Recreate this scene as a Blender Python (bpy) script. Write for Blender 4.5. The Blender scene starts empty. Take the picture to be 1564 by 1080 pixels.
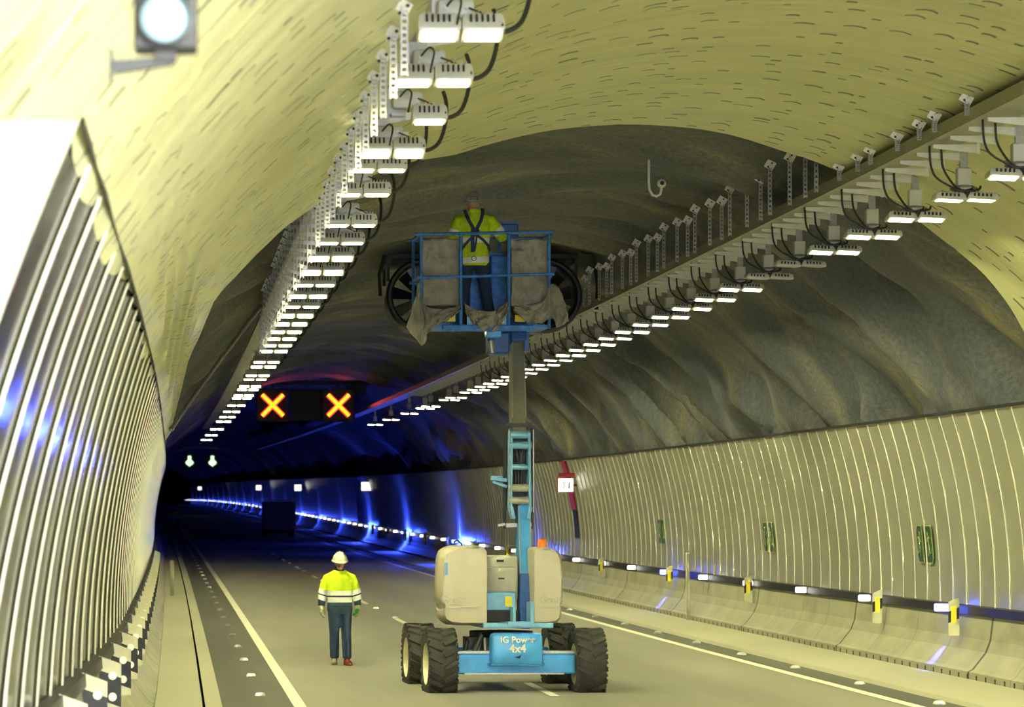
import bpy, bmesh, math, random
from mathutils import Vector, Matrix, Euler, noise
PI = math.pi
random.seed(7)
SC = bpy.context.scene
COL = SC.collection
V = Vector

# ------------------------------------------------------------------ road alignment
XC = 5.2                                   # middle of the tunnel, metres right of the camera
def XO(z):
    z = max(z, 0.0); return -z*z/20250.0/(1+z/800.0)
def ZO(z):
    z = max(z, 0.0); return z*z/13500.0/(1+(z/330.0)**1.6)
def P(z, x, h):
    return V((XO(z)+x, z, ZO(z)+h))
F = 4500.0
def flare(z, h):
    """the left wall opens out a little towards the portal, most at its foot"""
    if z >= 35: return 0.0
    w = 1-.75*min(1, max(0, (h-1)/2.7)) if h <= 3.7 else .25*max(0, 1-(h-3.7)/1.5)
    return -.0008*(35-max(z, 6))**2*w
def unproj(px, py, z):
    """point at depth z seen at a photo position, as (x, h) in the tunnel section"""
    return ((px-285)*z/F-XO(z), 2.2+(810-py)*z/F-ZO(z))

# ------------------------------------------------------------------ words
ONES = ['', 'first', 'second', 'third', 'fourth', 'fifth', 'sixth', 'seventh', 'eighth', 'ninth', 'tenth', 'eleventh', 'twelfth',
        'thirteenth', 'fourteenth', 'fifteenth', 'sixteenth', 'seventeenth', 'eighteenth', 'nineteenth']
TENS = {2: 'twent', 3: 'thirt', 4: 'fort', 5: 'fift', 6: 'sixt', 7: 'sevent', 8: 'eight', 9: 'ninet'}
def ordw(n):
    if n < 20: return ONES[n]
    if n >= 100: return 'hundred-and-'+ordw(n-100) if n > 100 else 'hundredth'
    t, o = divmod(n, 10)
    return TENS[t]+('ieth' if o == 0 else 'y-'+ONES[o])

# ------------------------------------------------------------------ materials
class NT:
    def __init__(s, name):
        m = bpy.data.materials.new(name); m.use_nodes = True
        s.m = m; s.t = m.node_tree; s.b = s.t.nodes['Principled BSDF']
    def n(s, kind, **kw):
        nd = s.t.nodes.new(kind)
        for k, v in kw.items(): setattr(nd, k, v)
        return nd
    def l(s, a, b): s.t.links.new(a, b)
    def math(s, op, a, b=None, c=None):
        nd = s.n('ShaderNodeMath', operation=op)
        for i, q in enumerate((a, b, c)):
            if q is None: continue
            if isinstance(q, (int, float)): nd.inputs[i].default_value = q
            else: s.l(q, nd.inputs[i])
        return nd.outputs[0]
    def mix(s, fac, a, b):
        nd = s.n('ShaderNodeMix', data_type='RGBA')
        if isinstance(fac, (int, float)): nd.inputs[0].default_value = fac
        else: s.l(fac, nd.inputs[0])
        for i, q in ((6, a), (7, b)):
            if isinstance(q, tuple): nd.inputs[i].default_value = (*q[:3], 1)
            else: s.l(q, nd.inputs[i])
        return nd.outputs[2]
    def ramp(s, fac, stops):
        nd = s.n('ShaderNodeValToRGB'); e = nd.color_ramp.elements
        while len(e) < len(stops): e.new(0.5)
        for q, (p, c) in zip(e, stops):
            q.position = p; q.color = (*c, 1) if isinstance(c, tuple) else (c, c, c, 1)
        s.l(fac, nd.inputs[0]); return nd.outputs[0]
    def noise(s, vec, scale, detail=4, rough=.55):
        nd = s.n('ShaderNodeTexNoise'); nd.inputs['Scale'].default_value = scale
        nd.inputs['Detail'].default_value = detail; nd.inputs['Roughness'].default_value = rough
        if vec is not None: s.l(vec, nd.inputs['Vector'])
        return nd.outputs['Fac']
    def obj(s): return s.n('ShaderNodeTexCoord').outputs['Object']
    def uv(s): return s.n('ShaderNodeTexCoord').outputs['UV']
    def scaled(s, vec, sc):
        nd = s.n('ShaderNodeMapping'); nd.inputs['Scale'].default_value = sc
        s.l(vec, nd.inputs['Vector']); return nd.outputs[0]
    def bump(s, h, strength=.3, dist=.02):
        nd = s.n('ShaderNodeBump'); nd.inputs['Strength'].default_value = strength
        nd.inputs['Distance'].default_value = dist; s.l(h, nd.inputs['Height'])
        s.l(nd.outputs[0], s.b.inputs['Normal'])

def mat(name, col, rough=.5, metal=0.0, var=.12, scale=8.0, bump=0.0, bscale=40., spec=.5, coat=0.0):
    t = NT(name); b = t.b
    b.inputs['Roughness'].default_value = rough; b.inputs['Metallic'].default_value = metal
    b.inputs['Specular IOR Level'].default_value = spec
    if coat: b.inputs['Coat Weight'].default_value = coat
    o = t.obj()
    if var:
        f = t.ramp(t.noise(o, scale), [(.3, 0.0), (.72, 1.0)])
        dk = tuple(c*(1-var) for c in col); lt = tuple(min(1, c*(1+var)) for c in col)
        t.l(t.mix(f, dk, lt), b.inputs['Base Color'])
    else: b.inputs['Base Color'].default_value = (*col, 1)
    if bump: t.bump(t.noise(o, bscale), bump)
    return t.m
def emit(name, col, strength, base=(.8, .8, .8)):
    t = NT(name); b = t.b
    b.inputs['Base Color'].default_value = (*base, 1)
    b.inputs['Emission Color'].default_value = (*col, 1); b.inputs['Emission Strength'].default_value = strength
    return t.m

M = {}
def build_materials():
    # sprayed waterproof membrane, with its pinned wrinkles
    t = NT('membrane'); uv = t.uv(); b = t.b
    lo = t.noise(t.scaled(uv, (.25, 1.1, 1)), 1.0, 5, .6)
    base = t.ramp(lo, [(.25, (.53, .53, .29)), (.5, (.63, .63, .345)), (.75, (.71, .71, .40))])
    vo = t.n('ShaderNodeTexVoronoi', voronoi_dimensions='2D'); vo.inputs['Scale'].default_value = 2.5
    vo.inputs['Randomness'].default_value = .95
    # wrinkles sit in loose rows; two sizes come from the cell's own random colour
    t.l(uv, vo.inputs['Vector'])
    sub = t.n('ShaderNodeVectorMath', operation='SUBTRACT'); t.l(uv, sub.inputs[0]); t.l(vo.outputs['Position'], sub.inputs[1])
    sx = t.n('ShaderNodeSeparateXYZ'); t.l(sub.outputs[0], sx.inputs[0])
    rc = t.n('ShaderNodeSeparateColor'); t.l(vo.outputs['Color'], rc.inputs[0])
    lu, lv = sx.outputs[0], sx.outputs[1]
    lv2 = t.math('ADD', lv, t.math('MULTIPLY', t.math('MULTIPLY', lu, lu), t.math('MULTIPLY_ADD', rc.outputs[2], 8.0, -9.0)))
    ln = t.math('MULTIPLY_ADD', rc.outputs[0], .075, .03)
    a = t.math('LESS_THAN', t.math('ABSOLUTE', lu), ln)
    c = t.math('LESS_THAN', t.math('ABSOLUTE', lv2), t.math('MULTIPLY_ADD', rc.outputs[1], .022, .02))
    d = t.math('LESS_THAN', rc.outputs[1], .82)
    dash = t.math('MULTIPLY', t.math('MULTIPLY', a, c), d)
    t.l(t.mix(t.math('MULTIPLY', dash, .9), base, (.05, .05, .045)), b.inputs['Base Color'])
    b.inputs['Roughness'].default_value = .42; b.inputs['Specular IOR Level'].default_value = .55
    h = t.noise(t.scaled(uv, (.35, 2.2, 1)), 1.3, 4, .55)
    t.bump(t.math('SUBTRACT', h, t.math('MULTIPLY', dash, .15)), .22, .2)
    M['membrane'] = t.m
    # shotcrete rock
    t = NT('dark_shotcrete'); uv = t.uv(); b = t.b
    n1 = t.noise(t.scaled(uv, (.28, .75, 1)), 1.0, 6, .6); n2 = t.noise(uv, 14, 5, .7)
    base = t.ramp(n1, [(.25, (.066, .078, .105)), (.46, (.11, .122, .15)), (.58, (.18, .18, .17)), (.70, (.36, .32, .18))])  # yellow-brown end puts the look of lamp-lit fold sides into the colour
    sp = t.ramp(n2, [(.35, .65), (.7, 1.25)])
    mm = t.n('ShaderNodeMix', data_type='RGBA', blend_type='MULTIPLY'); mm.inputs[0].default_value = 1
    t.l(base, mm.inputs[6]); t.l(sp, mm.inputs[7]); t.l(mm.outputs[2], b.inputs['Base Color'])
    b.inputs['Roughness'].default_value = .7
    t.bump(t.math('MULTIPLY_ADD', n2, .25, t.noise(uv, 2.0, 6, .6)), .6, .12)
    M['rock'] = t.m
    # pressed metal wall panel
    t = NT('wall_panel_metal'); uv = t.uv(); b = t.b
    w = t.noise(t.scaled(uv, (.8, 1.0, 1)), .9, 2, .5)
    t.l(t.ramp(t.noise(t.scaled(uv, (.6, .25, 1)), 2.0, 4), [(.3, (.60, .60, .50)), (.7, (.74, .74, .63))]), b.inputs['Base Color'])
    b.inputs['Metallic'].default_value = .72; b.inputs['Roughness'].default_value = .33
    t.bump(w, .25, .06)
    M['panel'] = t.m
    t = NT('polished_panel_metal'); uv = t.uv(); b = t.b
    t.l(t.ramp(t.noise(t.scaled(uv, (.6, .25, 1)), 2.0, 4), [(.3, (.10, .105, .105)), (.7, (.17, .17, .16))]), b.inputs['Base Color'])
    b.inputs['Metallic'].default_value = 1.0; b.inputs['Roughness'].default_value = .13
    t.bump(t.noise(t.scaled(uv, (.8, 1.0, 1)), 1.2, 2, .5), .12, .03)
    M['polished'] = t.m
    # asphalt / concrete
    for nm, c0, c1, rg in (('asphalt', (.23, .225, .19), (.30, .295, .25), .55), ('dark_asphalt', (.085, .085, .08), (.135, .135, .12), .6),
                           ('path_concrete', (.36, .35, .27), (.46, .45, .36), .75)):
        t = NT(nm); uv = t.uv(); b = t.b
        n1 = t.noise(t.scaled(uv, (.9, .06, 1)), 1.2, 5, .6); n2 = t.noise(uv, 60, 3)
        t.l(t.mix(t.math('MULTIPLY', n2, .35), t.ramp(n1, [(.3, c0), (.7, c1)]), tuple(q*.55 for q in c0)), b.inputs['Base Color'])
        b.inputs['Roughness'].default_value = rg; t.bump(n2, .25, .01)
        M[nm] = t.m
    # barrier concrete with drain notches along its foot (uv: x = height, y = distance)
    t = NT('barrier_concrete'); uv = t.uv(); b = t.b
    sx = t.n('ShaderNodeSeparateXYZ'); t.l(uv, sx.inputs[0])
    n1 = t.noise(t.scaled(uv, (1.5, .7, 1)), 1.6, 5, .6)
    base = t.ramp(n1, [(.28, (.27, .265, .21)), (.7, (.40, .39, .30))])
    fr = t.math('FRACT', t.math('DIVIDE', sx.outputs[1], .45))
    notch = t.math('MULTIPLY', t.math('LESS_THAN', fr, .18), t.math('LESS_THAN', sx.outputs[0], .13))
    fj = t.math('LESS_THAN', t.math('FRACT', t.math('DIVIDE', sx.outputs[1], 8.0)), .012)
    fs = t.math('MULTIPLY', t.math('LESS_THAN', t.math('FRACT', t.math('DIVIDE', sx.outputs[1], 2.0)), .02), .35)
    dk = t.math('MAXIMUM', t.math('MAXIMUM', notch, t.math('MULTIPLY', fj, .8)), fs)
    t.l(t.mix(dk, base, (.03, .03, .028)), b.inputs['Base Color']); b.inputs['Roughness'].default_value = .6
    t.bump(n1, .2, .03)
    M['barrier'] = t.m
    m = lambda k, *a, **kw: M.__setitem__(k, mat(k, *a, **kw))
    m('white_paint', (.74, .72, .60), .55, var=.1, scale=3)
    m('rib_cap', (.86, .86, .78), .38, .25, var=.05)
    m('black_strip', (.012, .012, .015), .4, var=.2)
    m('galvanised', (.40, .40, .39), .42, .55, var=.15, scale=20)
    m('strut_steel', (.42, .42, .40), .5, .4, var=.2, scale=20)
    m('bracket_white', (.80, .80, .77), .5, .1, var=.06)
    m('tray_metal', (.34, .34, .26), .45, .35, var=.1, scale=3)
    m('lamp_body', (.68, .68, .68), .45, .15, var=.06)
    m('slot_black', (.01, .01, .012), .6, var=0)
    m('cable', (.02, .022, .026), .45, var=0)
    m('lift_blue', (.055, .33, .85), .4, .1, var=.14, scale=6, coat=.2)
    m('deep_blue', (.03, .10, .38), .45, .1, var=.25, scale=10)
    m('dirty_blue', (.04, .20, .62), .5, .15, var=.35, scale=14, bump=.2)
    m('hood_grey', (.50, .46, .36), .42, var=.05, scale=3, coat=.15)
    m('panel_grey', (.40, .40, .36), .5, var=.15, scale=5)
    m('boom_steel', (.25, .25, .20), .42, .45, var=.2, scale=5)
    m('pin_cyan', (.20, .44, .70), .45, .2, var=.1)
    m('tyre_rubber', (.035, .035, .035), .75, var=.3, scale=12, bump=.2)
    m('rim_cream', (.58, .54, .40), .5, var=.1)
    m('dark_steel', (.03, .032, .036), .5, .3, var=.25)
    m('fan_grey', (.022, .026, .032), .45, .35, var=.25, scale=5)
    m('yellow_label', (.75, .62, .03), .5, var=.1)
    m('letter_white', (.8, .8, .76), .5, var=.05)
    m('hivis', (.62, .80, .012), .75, var=.12, scale=14, bump=.25, bscale=16)
    m('hivis_green', (.55, .74, .012), .75, var=.15, scale=14, bump=.3, bscale=16)
    m('reflective', (.86, .86, .83), .35, var=.03)
    m('navy_cloth', (.018, .045, .085), .85, var=.25, scale=14, bump=.25, bscale=20)
    m('denim', (.018, .04, .10), .85, var=.3, scale=10, bump=.25, bscale=20)
    m('harness_blue', (.015, .025, .10), .7, var=.1)
    m('skin', (.55, .27, .19), .55, var=.08)
    m('helmet_white', (.62, .60, .52), .4, var=.06)
    m('helmet_grey', (.34, .33, .28), .45, var=.08)
    m('glove_pale', (.52, .52, .28), .8, var=.1, bump=.2)
    m('boot_tan', (.30, .25, .15), .7, var=.2)
    m('boot_red', (.20, .035, .035), .7, var=.2)
    m('boot_dark', (.03, .03, .03), .7, var=.2)
    m('green_plastic', (.03, .42, .10), .35, var=.05)
    m('eye_dark', (.02, .015, .012), .3, var=0)
    m('sign_green', (.012, .05, .035), .4, var=.1)
    m('sign_line', (.36, .46, .14), .45, var=.05)
    m('red_paint', (.38, .018, .03), .45, var=.1)
    m('board_pale', (.60, .58, .40), .45, var=.05)
    m('board_black', (.006, .007, .014), .55, var=0)
    m('reflector_white', (.93, .93, .9), .3, var=0)
    m('reflector_yellow', (1.0, .80, .0), .35, var=0)
    m('post_grey', (.55, .54, .42), .5, var=.1)
    m('truck_dark', (.02, .025, .04), .5, var=.2)
    m('tail_red', (.4, .01, .01), .3, var=0)
    m('signal_housing', (.014, .015, .018), .5, var=.1)
    m('pipe_grey', (.24, .24, .22), .45, .4, var=.1)
    # dusty plastic sheet
    t = NT('plastic_sheet'); b = t.b; o = t.obj()
    t.l(t.ramp(t.noise(o, 5, 5), [(.3, (.30, .28, .24)), (.7, (.46, .44, .38))]), b.inputs['Base Color'])
    b.inputs['Roughness'].default_value = .35; b.inputs['Alpha'].default_value = .86
    b.inputs['Transmission Weight'].default_value = .0
    t.bump(t.noise(o, 11, 4), .8, .05); M['sheet'] = t.m
    M['lens_on'] = emit('lens_lit', (1, .96, .50), LENS_NEAR)
    M['lens_far'] = emit('lens_lit_far', (1, .95, .62), LENS_FAR)
    M['lens_dim'] = emit('lens_dim', (1, .97, .8), LENS_DIM, (.5, .5, .46))
    M['lens_off'] = mat('lens_unlit', (.42, .42, .40), .3, var=.03)
    M['barrier_white'] = emit('barrier_lamp_white', (1, .97, .86), 2.5*EM)
    M['barrier_blue'] = emit('barrier_lamp_blue', (.30, .34, 1), 2.6*EM)
    M['barrier_blue_rim'] = emit('barrier_lamp_blue_rim', (.02, .05, 1), 1.2*EM)
    M['cross_yellow'] = emit('cross_yellow', (1, .74, .0), 1.5*EM)
    M['cross_red'] = emit('cross_red', (1, .01, .03), 1.2*EM)
    M['arrow_green'] = emit('arrow_green', (.62, 1, .58), 1.3*EM)
    M['sign_lit'] = emit('sign_lit', (1, 1, .88), 1.3*EM)
    M['signal_disc'] = emit('signal_disc', (.50, .80, .92), .30, (.16, .24, .28))
    M['beacon'] = mat('beacon_orange', (.85, .20, .02), .25, var=0)

LENS_NEAR, LENS_FAR, LENS_DIM = 14.0, 12.0, 4.0
EM = 1.0

# ------------------------------------------------------------------ mesh building
def rotm(e): return Euler(e).to_matrix()
def smooth(pts, k=6):
    pts = [V(p) for p in pts]; out = []
    for i in range(len(pts)-1):
        p0, p1, p2, p3 = pts[max(i-1, 0)], pts[i], pts[i+1], pts[min(i+2, len(pts)-1)]
        for j in range(k):
            t = j/k
            out.append(.5*((2*p1)+(p2-p0)*t+(2*p0-5*p1+4*p2-p3)*t*t+(3*p1-p0-3*p2+p3)*t*t*t))
    return out+[pts[-1]]
class MB:
    def __init__(s): s.bm = bmesh.new(); s.mi = 0
    def quadset(s, vs, fs):
        bv = [s.bm.verts.new(v) for v in vs]
        for f in fs:
            try: q = s.bm.faces.new([bv[i] for i in f]); q.material_index = s.mi
            except ValueError: pass
        return bv
    def merge(s, b2, mtx=None):
        b2.verts.index_update()
        vs = [(mtx @ v.co) if mtx else v.co.copy() for v in b2.verts]
        s.quadset(vs, [[v.index for v in f.verts] for f in b2.faces]); b2.free()
    def box(s, c, d, rot=None, bev=0.0, seg=1, taper=None):
        b = bmesh.new(); bmesh.ops.create_cube(b, size=1)
        for v in b.verts:
            v.co = V((v.co.x*d[0], v.co.y*d[1], v.co.z*d[2]))
            if taper and v.co.z > 0: v.co.x *= taper[0]; v.co.y *= taper[1]
        if bev: bmesh.ops.bevel(b, geom=b.edges[:], offset=bev, segments=seg, profile=.5, affect='EDGES')
        m = Matrix.Translation(V(c)) @ ((rotm(rot) if not isinstance(rot, Matrix) else rot).to_4x4() if rot is not None else Matrix())
        s.merge(b, m); return s
    def beam(s, p0, p1, w, d, up=(0, 1, 0), bev=0.0, w1=None, d1=None):
        """box whose long axis runs p0 -> p1; w across, d along 'up'"""
        p0, p1 = V(p0), V(p1); z = (p1-p0).normalized(); u = V(up)
        x = u.cross(z)
        x = x.normalized() if x.length > 1e-6 else V((1, 0, 0)); y = z.cross(x)
        w1 = w1 or w; d1 = d1 or d
        r = lambda c, a, b: [c-x*a/2-y*b/2, c+x*a/2-y*b/2, c+x*a/2+y*b/2, c-x*a/2+y*b/2]
        vs = r(p0, w, d)+r(p1, w1, d1)
        b = bmesh.new(); bv = [b.verts.new(v) for v in vs]
        for f in ((3, 2, 1, 0), (4, 5, 6, 7), (0, 1, 5, 4), (1, 2, 6, 5), (2, 3, 7, 6), (3, 0, 4, 7)): b.faces.new([bv[i] for i in f])
        if bev: bmesh.ops.bevel(b, geom=b.edges[:], offset=bev, segments=1, affect='EDGES')
        s.merge(b); return s
    def rings(s, rings, cap=True, closed=True):
        n = len(rings[0]); vs = [v for r in rings for v in r]; fs = []
        for i in range(len(rings)-1):
            for j in range(n if closed else n-1):
                k = (j+1) % n
                fs.append((i*n+j, i*n+k, (i+1)*n+k, (i+1)*n+j))
        if cap and closed: fs.append(tuple(range(n-1, -1, -1))); fs.append(tuple((len(rings)-1)*n+j for j in range(n)))
        s.quadset(vs, fs); return s
    def tube(s, pts, r, n=8, cap=True, ell=1.0, ref=None):
        pts = [V(p) for p in pts]; rr = r if isinstance(r, (list, tuple)) else [r]*len(pts)
        t0 = (pts[1]-pts[0]).normalized()
        ref = V(ref) if ref else (V((0, 0, 1)) if abs(t0.z) < .9 else V((1, 0, 0)))
        u = (ref-t0*ref.dot(t0)).normalized(); out = []
        for i, p in enumerate(pts):
            t = (pts[min(i+1, len(pts)-1)]-pts[max(i-1, 0)]).normalized()
            u = (u-t*u.dot(t)).normalized(); w = t.cross(u)
            out.append([p+(u*math.cos(a)+w*math.sin(a)*ell)*rr[i] for a in (2*PI*k/n for k in range(n))])
        s.rings(out, cap); return s
    def cyl(s, p0, p1, r, n=12, r1=None): return s.tube([p0, p1], [r, r1 if r1 is not None else r], n)
    def lathe(s, prof, origin, axis='z', n=24, closed_prof=False):
        o = V(origin); rs = []
        for (r, h) in prof:
            ring = []
            for k in range(n):
                a = 2*PI*k/n; c, q = math.cos(a)*r, math.sin(a)*r
                ring.append(o+(V((c, q, h)) if axis == 'z' else V((q, h, c)) if axis == 'y' else V((h, c, q))))
            rs.append(ring)
        if closed_prof: rs.append(rs[0])
        s.rings(rs, cap=not closed_prof); return s
    def ell(s, c, r, n=16, m=10, rot=None):
        c = V(c); R = rotm(rot) if rot else Matrix.Identity(3); rs = []
        for i in range(m+1):
            ph = PI*i/m
            q = max(math.sin(ph), .02)
            rs.append([c+R @ V((r[0]*q*math.cos(a), r[1]*q*math.sin(a), -r[2]*math.cos(ph))) for a in (2*PI*k/n for k in range(n))])
        s.rings(rs); return s
    def prism(s, poly, d, mtx):
        """2D polygon (x, z) extruded along y from -d/2 to d/2, then moved by mtx"""
        n = len(poly)
        vs = [mtx @ V((p[0], -d/2, p[1])) for p in poly]+[mtx @ V((p[0], d/2, p[1])) for p in poly]
        fs = [tuple(range(n)), tuple(range(2*n-1, n-1, -1))]+[(i, i+n, (i+1) % n+n, (i+1) % n) for i in range(n)]
        s.quadset(vs, fs); return s
    def mesh(s, name, mats, smooth=True, ang=35):
        bmesh.ops.recalc_face_normals(s.bm, faces=s.bm.faces[:])
        me = bpy.data.meshes.new(name); s.bm.to_mesh(me); s.bm.free()
        for m in (mats if isinstance(mats, (list, tuple)) else [mats]): me.materials.append(M[m] if isinstance(m, str) else m)
        if smooth:
            for p in me.polygons: p.use_smooth = True
            me.set_sharp_from_angle(angle=math.radians(ang))
        return me
    def obj(s, name, mats, parent=None, smooth=True, ang=35):
        return link(name, s.mesh(name, mats, smooth, ang), parent)
def link(name, data, parent=None):
    o = bpy.data.objects.new(name, data); COL.objects.link(o)
    if parent: o.parent = parent
    return o
def thing(name, label, cat, loc=(0, 0, 0), rz=0.0, group=None):
    o = link(name, None); o.location = loc; o.rotation_euler = (0, 0, rz)
    o.empty_display_size = .1
    return tag(o, label, cat, group)
def tag(o, label, cat, group=None):
    o['label'] = label; o['category'] = cat
    if group: o['group'] = group
    return o
def struct(o): o['kind'] = 'structure'; return o
CH = {}
def dup(root, loc=None, label=None, rz=None):
    r = root.copy(); COL.objects.link(r)
    if loc is not None: r.location = loc
    if rz is not None: r.rotation_euler.z = rz
    if label: r['label'] = label
    kids = CH.setdefault(root.name, [(c, list(c.children)) for c in root.children])
    for c, g in kids:
        d = c.copy(); COL.objects.link(d); d.parent = r
        for q in g:
            e = q.copy(); COL.objects.link(e); e.parent = d
    return r
def grid(name, nu, nv, fn, mats, matfn=None, smooth=True):
    """fn(i, j) -> (point, (u, v)); one sheet with uv in metres"""
    vs, uvs, fs = [], [], []
    for j in range(nv):
        for i in range(nu):
            p, q = fn(i, j); vs.append(p); uvs.append(q)
    for j in range(nv-1):
        for i in range(nu-1):
            fs.append((j*nu+i, j*nu+i+1, (j+1)*nu+i+1, (j+1)*nu+i))
    me = bpy.data.meshes.new(name); me.from_pydata([tuple(v) for v in vs], [], fs)
    uvl = me.uv_layers.new(name='UVMap')
    for lp in me.loops: uvl.data[lp.index].uv = uvs[lp.vertex_index]
    for m in mats: me.materials.append(M[m])
    for k, p in enumerate(me.polygons):
        p.use_smooth = smooth
        if matfn: p.material_index = matfn(k % (nu-1), k//(nu-1))
    return link(name, me)
def lettering(name, text, size, mtx, m, parent, depth=.006, sx=1.0, bold=0.0):
    cu = bpy.data.curves.new(name, 'FONT'); cu.body = text; cu.size = size; cu.extrude = depth; cu.align_x = 'CENTER'
    cu.align_y = 'CENTER'; cu.offset = bold
    tmp = bpy.data.objects.new('tmp', cu); COL.objects.link(tmp)
    bpy.context.view_layer.update()
    me = bpy.data.meshes.new_from_object(tmp.evaluated_get(bpy.context.evaluated_depsgraph_get()))
    bpy.data.objects.remove(tmp)
    me.transform(mtx @ Matrix.Diagonal((sx, 1, 1, 1)))
    me.materials.clear(); me.materials.append(M[m])
    return link(name, me, parent)
TXT = Matrix.Rotation(PI/2, 4, 'X')       # text faces -y
def remeshed(mb, voxel, smooth=4, name='m'):
    bmesh.ops.recalc_face_normals(mb.bm, faces=mb.bm.faces[:])
    me = bpy.data.meshes.new(name); mb.bm.to_mesh(me); mb.bm.free()
    o = bpy.data.objects.new('tmp', me); COL.objects.link(o)
    r = o.modifiers.new('r', 'REMESH'); r.mode = 'VOXEL'; r.voxel_size = voxel
    if smooth:
        q = o.modifiers.new('s', 'SMOOTH'); q.iterations = smooth; q.factor = .5
    bpy.context.view_layer.update()
    out = bpy.data.meshes.new_from_object(o.evaluated_get(bpy.context.evaluated_depsgraph_get()))
    bpy.data.objects.remove(o); out.name = name
    for p in out.polygons: p.use_smooth = True
    return out
def cut(me, bands):
    """bands: (point, axis, t0, t1, region fn, material index) painted between two clean cuts"""
    b = bmesh.new(); b.from_mesh(me)
    for co, no, t0, t1, reg, mi in bands:
        co, no = V(co), V(no).normalized()
        for t in (t0, t1):
            if abs(t) > 5: continue
            fs = [f for f in b.faces if reg(f.calc_center_median())]
            g = set(fs)
            for f in fs: g.update(f.edges); g.update(f.verts)
            bmesh.ops.bisect_plane(b, geom=list(g), plane_co=co+no*t, plane_no=no)
        for f in b.faces:
            c = f.calc_center_median()
            if reg(c) and t0 < (c-co).dot(no) < t1: f.material_index = mi
    b.to_mesh(me); b.free(); return me
# ------------------------------------------------------------------ the tunnel shell
RL, HC = 6.57, .11
EDGE = [(262, 662), (265, 640), (290, 540), (335, 450), (385, 392), (430, 345), (520, 290), (590, 262), (650, 245), (700, 236), (770, 215), (820, 203), (880, 195), (1000, 190),
        (1060, 194), (1120, 205), (1190, 226), (1260, 250), (1330, 285), (1380, 322), (1430, 360), (1470, 392), (1500, 420), (1530, 458), (1564, 510), (1590, 560)]
def edge_points():
    out = []
    for px, py in EDGE:
        best = None
        z = 20.0
        while z < 60:
            x, h = unproj(px, py, z); e = math.hypot(x-XC, h-HC)-RL
            if best is None or abs(e) < abs(best[0]): best = (e, z, math.atan2(x-XC, h-HC))
            z += .05
        out.append((best[2], best[1]))
    return out
EP = edge_points()
def zedge(th):
    if th <= EP[0][0]: return EP[0][1]
    for (a, za), (b, zb) in zip(EP, EP[1:]):
        if th <= b: return za+(zb-za)*(th-a)/max(b-a, 1e-6)
    return EP[-1][1]
def half(h):                      # cladding half width at height h
    return 5.9-max(0, h-1.2)**2*.064
def trim_h(z): return 3.7
BAR = [(5.5, 0), (5.5, .1), (5.56, .13), (5.74, .36), (5.80, .52), (5.84, .84), (6.0, .84)]
ZS = [-1, 0, 2, 4, 6, 8]+[10+i for i in range(0, 70)]+[80+4*i for i in range(0, 30)]+[200+12*i for i in range(0, 43)]
def strip(name, x0, x1, h0, h1, m, z0=-1.0, z1=700., zs=None):
    zz = [z for z in ZS if z0 <= z <= z1]
    if not zz or zz[0] > z0: zz.insert(0, z0)
    if zz[-1] < z1: zz.append(z1)
    xs = [(x0, h0), (x1, h1)]
    return grid(name, 2, len(zz), lambda i, j: (P(zz[j], *xs[i]), (xs[i][0], zz[j])), [m])
def profile(name, pts, m, z0=-1., z1=700., mats=None, matfn=None):
    """pts (x, h) swept along the tunnel"""
    zz = [z for z in ZS if z0 <= z <= z1]
    if not zz or zz[0] > z0: zz.insert(0, z0)
    if zz[-1] < z1: zz.append(z1)
    return grid(name, len(pts), len(zz), lambda i, j: (P(zz[j], pts[i][0]+(flare(zz[j], pts[i][1]) if pts[i][0] < -.2 else 0), pts[i][1]), (pts[i][1], zz[j])), mats or [m], matfn, smooth=False)

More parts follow.
